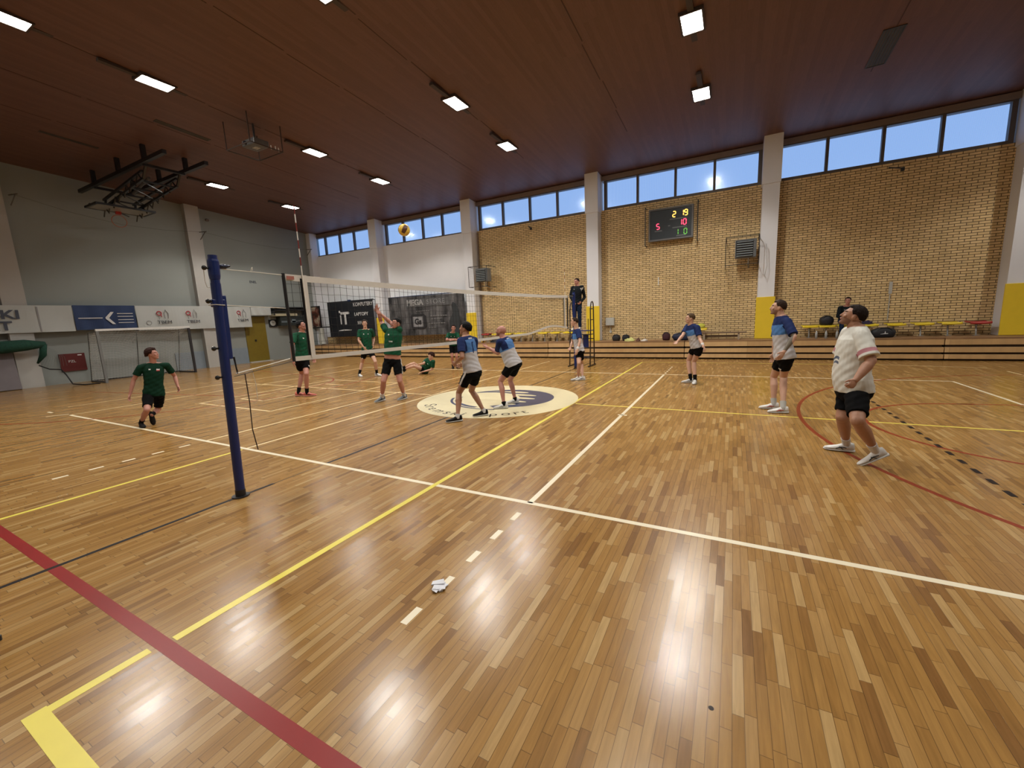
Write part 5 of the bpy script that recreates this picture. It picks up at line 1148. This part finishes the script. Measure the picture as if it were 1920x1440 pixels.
    # ---- hair
    if hm and not sp.get('bald'):
        bm = bmesh.new(); bmesh.ops.create_icosphere(bm, subdivisions=5, radius=1); th = sp.get('hair', .014); cur = sp.get('curly', .0); low = sp.get('hairlow', -28); fr = sp.get('fringe', 36); cap = sp.get('cap')
        for v in bm.verts:
            d = v.co.normalized(); az = math.degrees(math.atan2(abs(d.x), d.y)); elv = math.degrees(math.asin(max(-1, min(1, d.z))))
            line = fr if az < 48 else (fr + (-2 - fr) * (az - 48) / 22 if az < 70 else (-6 + 6 * math.sin((az - 70) / 30 * math.pi) if az < 100 else -6 + (low + 6) * min(1, (az - 100) / 30)))
            m_ = max(0, min(1, (elv - line) / 7 + .5)); nz = mnoise.noise(d * 5 + Vector((H * 9, 0, 0))) * .5 + mnoise.noise(d * 13) * .35
            ext = -.006 + m_ * (.006 + th * (1 + .35 * max(0, d.z)) + nz * (.009 + cur) + .004 * mnoise.noise(d * 26) + cur * mnoise.noise(d * 9) * 1.2)
            bs = Vector((d.x * .074, d.y * .095, d.z * .088)); p = bs + d * ext
            v.co = Vector(hl(p.x, p.y - .008, p.z + .026)) - base
        hme = bpy.data.meshes.new('hair'); bm.to_mesh(hme); bm.free(); hme.materials.append(hm); hme.polygons.foreach_set('use_smooth', [True] * len(hme.polygons))
        ho = bpy.data.objects.new('hair', hme); COL.objects.link(ho); ho.parent = root
    # ---- shirt
    hem = sp.get('hem', 0.0); loose = sp.get('loose', .016); mb = MB(); secs = []
    for t in [hem + (1.0 - hem) * i / 16 for i in range(17)]:
        for a, b in zip(prof[:-1], prof[1:]):
            if a[0] <= t <= b[0]: u = (t - a[0]) / (b[0] - a[0]); w, d, fo = [a[i] + (b[i] - a[i]) * u for i in (1, 2, 3)]; break
        g = .010 + loose * max(0, 1 - t * 1.1)
        if t > .93: g = .008
        if t < .2: w = max(w, .155)
        secs.append(sec(t, w, d, fo, g * 1.1, g))
    loft(mb, secs)
    long_ = sp.get('long'); sl = {}
    for s in 'RL':
        sg = 1 if s == 'L' else -1; sh, el, wr = J[s + 'sh'], J[s + 'el'], J[s + 'wr']; l, f = frame(.9); e = sh.lerp(el, sp.get('sleeve', .72)); sl[s] = (sh, e)
        limb(mb, [nek + up * (-.07 * Lt) + l * sg * .065 * k, sh], [.058 * k, .066 * k * (.5 + .5 * lm)])
        if long_: limb(mb, [sh, el], [.066 * k, .050 * k]); mb.tube([el, wr], [.052 * k, .040 * k], 18)
        else: mb.tube([sh, sh.lerp(e, .5), e], [.066 * k * (.5 + .5 * lm), .067 * k * (.4 + .6 * lm), (.066 + sp.get('flare', .004)) * k * (.4 + .6 * lm)], 20)
    me = remesh(mb, sp.get('svox', .0068), 2)
    P0 = np.array(pel); UP = np.array(up); LA = np.array(latT); FO = np.array(frame(.6)[1]); seed = H * 31
    def wr_(c):
        q = c - P0; t = q @ UP / Lt; x = q @ LA; y = q @ FO
        return (.0035 * np.sin(t * 24 + x * 30 + seed) * np.sin(y * 20 + x * 16 + t * 5) + .0028 * np.sin(t * 47 - x * 41 + y * 33 + seed * 2)) * np.clip(1.3 - t, .3, 1) * (1.0 if fat < 1.2 else .8)
    base_m, pat = sp['shirt'], sp.get('pattern')
    SA = {s: (np.array(a), np.array(b)) for s, (a, b) in sl.items()}
    def cls2(c):
        q = c - P0; t = q @ UP / Lt; x = (q @ LA) / k; y = (q @ FO) / k; r = np.zeros(len(c)); arm = {}
        for s, (a, b) in SA.items():
            v = b - a; u = ((c - a) @ v) / (v @ v); dd = np.linalg.norm(c - a - np.clip(u, 0, 1)[:, None] * v, axis=1); arm[s] = (u, dd)
        onarm = np.zeros(len(c), bool)
        for s, (u, dd) in arm.items(): onarm |= (u > .12) & (dd < .085 * k) & (np.abs(x) > .12)
        if pat == 'green':
            r[(y > 0) & (np.abs(x + .065) < .016) & (np.abs(t - .80) < .018)] = 1
            if sp.get('flag'): r[(y > 0) & (np.abs(x - .07) < .028) & (np.abs(t - .80) < .02)] = 1; r[(y > 0) & (np.abs(x - .07) < .028) & (np.abs(t - .765) < .015)] = 2
            elif sp.get('chest', 1): r[(y > 0) & (np.abs(x - .07) < .02) & (np.abs(t - .79) < .014)] = 1
            if sp.get('centre'): r[(y > 0) & (np.abs(x) < .045) & (np.abs(t - .60) < .02) & (np.sin(x * 260) > -.2)] = 1
        elif pat == 'team':
            back = y < 0; r[:] = 0
            r[(t > .56)] = 1
            r[(t > np.where(back, .90, .80)) | onarm | ((np.abs(x) > .115) & (t > .60) & back)] = 2
            if sp.get('neckmark'): r[back & (np.abs(x) < .045) & (np.abs(t - .925) < .018)] = 0
            if sp.get('number'): r[back & (np.abs(x + .0) < .013) & (t > .52) & (t < .82)] = 2; r[back & (x > -.03) & (x < .0) & (np.abs(t - .79 + x * .8) < .02)] = 2
        elif pat == 'white':
            for s, (u, dd) in arm.items(): r[(u > .70) & (u < .88) & (dd < .105) & (np.abs(x) > .15)] = 1
            for zz, w_ in ((.53, .022), (.46, .02)): r[(y > .02) & (np.abs(x - .01) < .075) & (np.abs(t - zz + 6.0 * (x - .0) ** 2 - .3 * x) < w_) & (x > -.07)] = 2
        elif pat == 'jacket':
            u, dd = arm['L']; r[(u > 0) & (u < 1.0) & (dd < .09) & ((c - SA['L'][0]) @ FO > .025) & (np.abs(x) > .12)] = 1
            r[(y > 0) & (np.abs(x + .07) < .016) & (np.abs(t - .82) < .012)] = 1
        return r
    shirt = finish(me, 'jacket' if long_ else 'shirt', base_m, root, org, cls2, wr_)
    # ---- shorts or trousers
    mb = MB(); s0 = sp.get('waist', .10)
    loft(mb, [sec(t, w, d, -.004, .012, .012) for t, w, d in ((-.17, .09, .085), (-.10, .148, .112), (-.02, .160, .120), (.05, .155, .114), (s0, .150, .108))])
    fr_ = sp.get('short', .60); gl = sp.get('leg', 1.0); sd = {}
    for s in 'RL':
        hi, kn, an = J[s + 'hip'], J[s + 'kn'], J[s + 'an']
        if sp.get('trousers'):
            limb(mb, [hi, kn], [.098 * k, .070 * k], 20); mb.tube([kn, kn.lerp(an, .95)], [.070 * k, .056 * k], 20)
        else:
            e = hi.lerp(kn, fr_); mb.ell(hi, (.098 * k * gl,) * 3, n=18, m=12); mb.tube([hi, hi.lerp(e, .5), e], [.096 * k * gl, .094 * k * gl, (.101 - .026 * fr_) * k * gl], 22)
        sd[s] = (np.array(hi), np.array(kn))
    me = remesh(mb, .0085, 2)
    def cls3(c):
        r = np.zeros(len(c))
        for s, (a, b) in sd.items():
            sg = 1 if s == 'L' else -1; v = b - a; u = ((c - a) @ v) / (v @ v); o_ = (c - a) - u[:, None] * v; lat = np.array(latB) * sg; xx = o_ @ lat; yy = o_ @ np.array(frame(0)[1])
            if sp.get('stripe') in (s, 'B'): r[(u > -.3) & (u < 1) & (xx > .04) & (np.abs(yy + .01 * (1 if sp.get('stripe') == 'B' else 0)) < .014)] = 1
            if sp.get('patch', s) == s and not sp.get('nopatch'): r[(np.abs(u - .50) < .035) & (yy > .03) & (np.abs(xx - .03) < .02)] = 1
        return r
    finish(me, 'trousers' if sp.get('trousers') else 'shorts', sp.get('shortm', [BLKC, WHTC]), root, org, cls3, lambda c: wr_(c) * 1.2)
    # ---- socks and shoes
    for s in 'RL':
        an, Fd, Fu = ft[s]; kn = J[s + 'kn']; so = sp.get('sock', (.32, WHTC))
        if so[0] > 0: MB().tube([an - Fu * .03 * k, an, an.lerp(kn, so[0] * .5), an.lerp(kn, so[0])], [.043 * k, .041 * k, .042 * k, .047 * k], 18).build('sock', so[1], root, smooth=False)
        Sx = Fd.cross(Fu); O = an - Fu * .085 * k; n = 14
        def shoe(stations, lo, mb):
            vs = []
            for (x, w, z0, h) in stations:
                for j in range(n):
                    t = 2 * math.pi * j / n; cx = math.cos(t); cz = math.sin(t); yy = math.copysign(abs(cx) ** .75, cx) * w * (1 - .30 * max(0, cz)); zz = z0 + (h - z0) * (.5 + .5 * math.copysign(abs(cz) ** .8, cz))
                    vs.append(O + (Fd * x + Sx * yy + Fu * zz) * k)
            m_ = len(stations); fs = [(i * n + j, i * n + (j + 1) % n, (i + 1) * n + (j + 1) % n, (i + 1) * n + j) for i in range(m_ - 1) for j in range(n)] + [tuple(range(n - 1, -1, -1)), tuple(range((m_ - 1) * n, m_ * n))]
            mb.add(vs, fs, lo); return mb
        b = MB(); shoe([(-.078, .014, .03, .07), (-.070, .028, .02, .105), (-.04, .036, .018, .112), (.0, .038, .016, .108), (.04, .040, .016, .094), (.09, .045, .016, .070), (.14, .047, .016, .056), (.18, .041, .016, .046), (.205, .028, .018, .038), (.213, .010, .02, .030)], 0, b)
        so_ = b.build('shoe', sp['shoe'][0], root, smooth=True); b = MB()
        shoe([(-.085, .016, .004, .028), (-.075, .032, 0, .030), (-.03, .040, 0, .028), (.04, .042, 0, .024), (.11, .049, 0, .022), (.165, .046, 0, .022), (.205, .030, .003, .024), (.220, .012, .008, .024)], 0, b)
        b.build('sole', sp['shoe'][1], so_, smooth=True)
        if len(sp['shoe']) > 2:
            b = MB()
            for sg in (-1, 1): b.tube([O + (Fd * .0 + Sx * sg * .038 + Fu * .05) * k, O + (Fd * .05 + Sx * sg * .042 + Fu * .055) * k, O + (Fd * .10 + Sx * sg * .044 + Fu * .035) * k], .006 * k, 6); b.tube([O + (Fd * .03 + Sx * sg * .040 + Fu * .03) * k, O + (Fd * .07 + Sx * sg * .040 + Fu * .06) * k], .005 * k, 6)
            b.build('side_stripe', sp['shoe'][2], so_)
    if sp.get('wristband'):
        s = sp['wristband']; wr, el = J[s + 'wr'], J[s + 'el']; MB().tube([wr.lerp(el, .10), wr.lerp(el, .32)], [.031 * k, .036 * k], 16).build('wristband', WHTC, root)
    return root

BLKC = M('black_shorts_cloth', (.004, .004, .0045), .9, spec=.1, var=.3, scale=20); WHTC = M('white_cloth_print', (.58, .57, .56), .8)
GRN = M('green_jersey', (.004, .058, .027), .8, spec=.2, var=.25, scale=5); GRN2 = M('dark_green_jersey', (.003, .018, .010), .7, var=.3, scale=5); TEAMW = M('light_grey_jersey', (.48, .47, .49), .75, var=.06, scale=9); TEAMB = M('mid_blue_jersey', (.055, .17, .42), .7, var=.12); TEAMN = M('navy_jersey', (.009, .020, .085), .8, spec=.2, var=.2)
WHTJ = M('white_jersey', (.60, .59, .54), .75, var=.05, scale=8); PINK = M('pink_band', (.42, .17, .20), .7); NAVP = M('navy_print', (.06, .08, .13), .7); REDP = M('red_print', (.40, .03, .03), .7)
JKT = M('black_jacket', (.006, .009, .012), .8, spec=.15, var=.3); NVT = M('navy_trousers', (.007, .017, .045), .8, spec=.15, var=.3)
HBLK = M('black_hair', (.003, .003, .0035), .55, spec=.12, var=.4, scale=60, bump=.5, bscale=120); HDK = M('dark_brown_hair', (.012, .006, .0045), .55, spec=.12, var=.4, scale=60, bump=.5, bscale=120); HBR = M('brown_hair', (.030, .016, .010), .55, spec=.12, var=.4, scale=60, bump=.5, bscale=120); HBL = M('dark_blond_hair', (.090, .055, .028), .55, spec=.12, var=.4, scale=60, bump=.5, bscale=120); HRB = M('reddish_brown_hair', (.028, .009, .006), .55, spec=.12, var=.4, scale=60, bump=.5, bscale=120)
SHW = M('white_shoe', (.66, .65, .63), .5); SHS = M('pale_sole', (.60, .59, .56), .5); SHK = M('black_shoe', (.006, .0055, .0055), .6, spec=.2); SHP = M('coral_shoe', (.50, .12, .09), .5); SHP2 = M('pink_sole', (.55, .25, .20), .5); SHG = M('grey_shoe', (.10, .115, .13), .5); BLKS = M('black_sock', (.005, .005, .005), .9, spec=.1)
GR = [GRN, WHTC, REDP]; TM = [TEAMW, TEAMB, TEAMN]
FAIR = (.52, .30, .21); TAN = (.36, .18, .11); RUD = (.42, .19, .14)
person('runner', 'player in dark green running alone at the left before the goal', dict(shirt=[GRN2 if False else M('deep_green_jersey', (.0025, .026, .013), .8, spec=.15, var=.25), WHTC, REDP], pattern='green', flag=1, hairm=HRB, hair=.030, curly=.010, fringe=40, low=-35, pitch=10, shoe=(SHK, SHK), sock=(.22, BLKS), skinc=RUD, skin='ruddy', foot=dict(L=75), hem=-.06, sleeve=.62, short=.78, curl=dict(R=.5, L=.4), nopatch=1))
person('standing', 'tall player in green standing behind the near end of the net, coral shoes', dict(shirt=GR, pattern='green', hairm=HBLK, hair=.022, pitch=18, shoe=(SHP, SHP2, SHK), sock=(.25, BLKS), skinc=RUD, skin='ruddy', hem=.02, short=.66, patch='L'))
person('back', 'slim player in green standing far back before the black lettered banner, one hand on thigh', dict(shirt=GR, pattern='green', hairm=HBR, hair=.016, pitch=4, shoe=(SHW, SHS, SHK), sock=(.34, BLKS), skinc=FAIR, skin='fair', hem=.0, short=.55, patch='R', palm=dict(R=(0, 1, 0))))
person('blocker', 'stocky player in green reaching both arms up to block, midriff showing', dict(shirt=GR, pattern='green', chest=0, centre=1, hairm=HBLK, hair=.010, pitch=10, fringe=30, shoe=(SHG, SHS, SHK), sock=(.22, WHTC), skinc=RUD, skin='ruddy', hem=.20, waist=.07, fat=1.12, belly=.03, limb=1.12, leg=1.1, short=.68, stripe='L', nopatch=1, palm=dict(R=(1, -.2, 0), L=(1, -.2, 0)), curl=dict(R=.12, L=.12), sleeve=.55))
person('sitter', 'player in green sitting on the floor leaning back on one arm, bushy hair', dict(shirt=GR, pattern='green', chest=1, centre=1, hairm=HRB, hair=.034, curly=.012, fringe=34, low=-40, pitch=0, shoe=(SHK, SHK), sock=(.16, BLKS), skinc=FAIR, skin='fair', hem=.05, short=.42, base=0.0, palm=dict(L=(0, 0, -1)), foot=dict(R=-50, L=-50), nopatch=1))
person('far', 'player in green at the very back, partly hidden by the player with number 1', dict(shirt=GR, pattern='green', hairm=HDK, hair=.016, pitch=0, shoe=(SHK, SHK), sock=(.15, BLKS), skinc=RUD, skin='ruddy', hem=.02, short=.75, nopatch=1))
person('number', 'black-haired player in blue and white with number 1, seen from behind at the net', dict(shirt=TM, pattern='team', number=1, neckmark=1, hairm=HBLK, hair=.014, pitch=16, low=-30, fringe=30, shoe=(SHK, SHS), sock=(.08, WHTC), skinc=TAN, skin='tan', hem=.02, stripe='L', short=.60, nopatch=1, curl=dict(R=.5, L=.45)))
person('bald', 'bald bearded player in blue and white crouching with hands raised before him', dict(shirt=TM, pattern='team', neckmark=1, bald=1, hairm=None, beard=1, pitch=14, shoe=(SHW, SHS, INKG), sock=(.09, BLKS), skinc=RUD, skin='ruddy', fat=1.10, belly=.02, limb=1.05, hem=-.02, short=.62, nopatch=1, palm=dict(R=(-.3, 0, 1), L=(-.3, 0, 1)), curl=dict(R=.25, L=.25)))
person('slim', 'slim player in blue and white standing in profile right in front of the referee stand', dict(shirt=TM, pattern='team', hairm=HBR, hair=.010, pitch=4, shoe=(SHW, SHS, NAVYB), sock=(.07, WHTC), skinc=FAIR, skin='fair', hem=-.02, short=.62, wristband='L', nopatch=1))
person('crouch', 'fair-haired player in blue and white crouching with arms held out, black socks', dict(shirt=TM, pattern='team', hairm=HBL, hair=.014, pitch=2, shoe=(SHW, SHS, INKG), sock=(.26, BLKS), skinc=FAIR, skin='fair', hem=.0, short=.48, wristband='L', nopatch=1, palm=dict(R=(0, -.6, 1))))
person('tall', 'tall bearded player in blue and white, left of the man in white T-shirt', dict(shirt=TM, pattern='team', hairm=HBR, hair=.012, beard=1, pitch=10, shoe=(SHW, SHS, REDP), sock=(.20, M('grey_white_sock', (.42, .42, .40), .8)), skinc=FAIR, skin='fair', hem=-.03, short=.58, patch='L', tattoo='L', loose=.03, sleeve=.85))
person('white', 'heavy-set man in white T-shirt with pink sleeve bands and black shorts', dict(shirt=[WHTJ, PINK, NAVP], pattern='white', hairm=HDK, hair=.014, pitch=24, beard=1, shoe=(SHW, SHS, BLACK), sock=(.24, WHTC), skinc=TAN, skin='tan', fat=1.26, belly=.045, limb=1.28, leg=1.15, hem=-.02, short=.80, sleeve=.85, flare=.012, nopatch=1, svox=.0045, curl=dict(L=1.35, R=1.2), voxel=.0052))
person('referee', 'referee in black jacket and dark trousers standing up on the tall black stand', dict(shirt=[JKT, WHTC], pattern='jacket', long=1, hairm=HDK, hair=.010, pitch=-4, shoe=(SHW, SHS, BLACK), sock=(0, WHTC), skinc=RUD, skin='ruddy', trousers=1, shortm=[NVT, WHTC], hem=-.02, base=1.265, nopatch=1, foot=dict(R=0, L=0), curl=dict(R=.7, L=.7)))
person('seated', 'spectator in a black jacket seated behind the man in white, only the head showing', dict(shirt=[JKT, WHTC], pattern='jacket', long=1, hairm=HDK, hair=.012, pitch=0, shoe=(SHK, SHS), sock=(0, WHTC), skinc=RUD, skin='ruddy', trousers=1, shortm=[NVT, WHTC], hem=.0, base=.668, nopatch=1, foot=dict(R=0, L=0)))
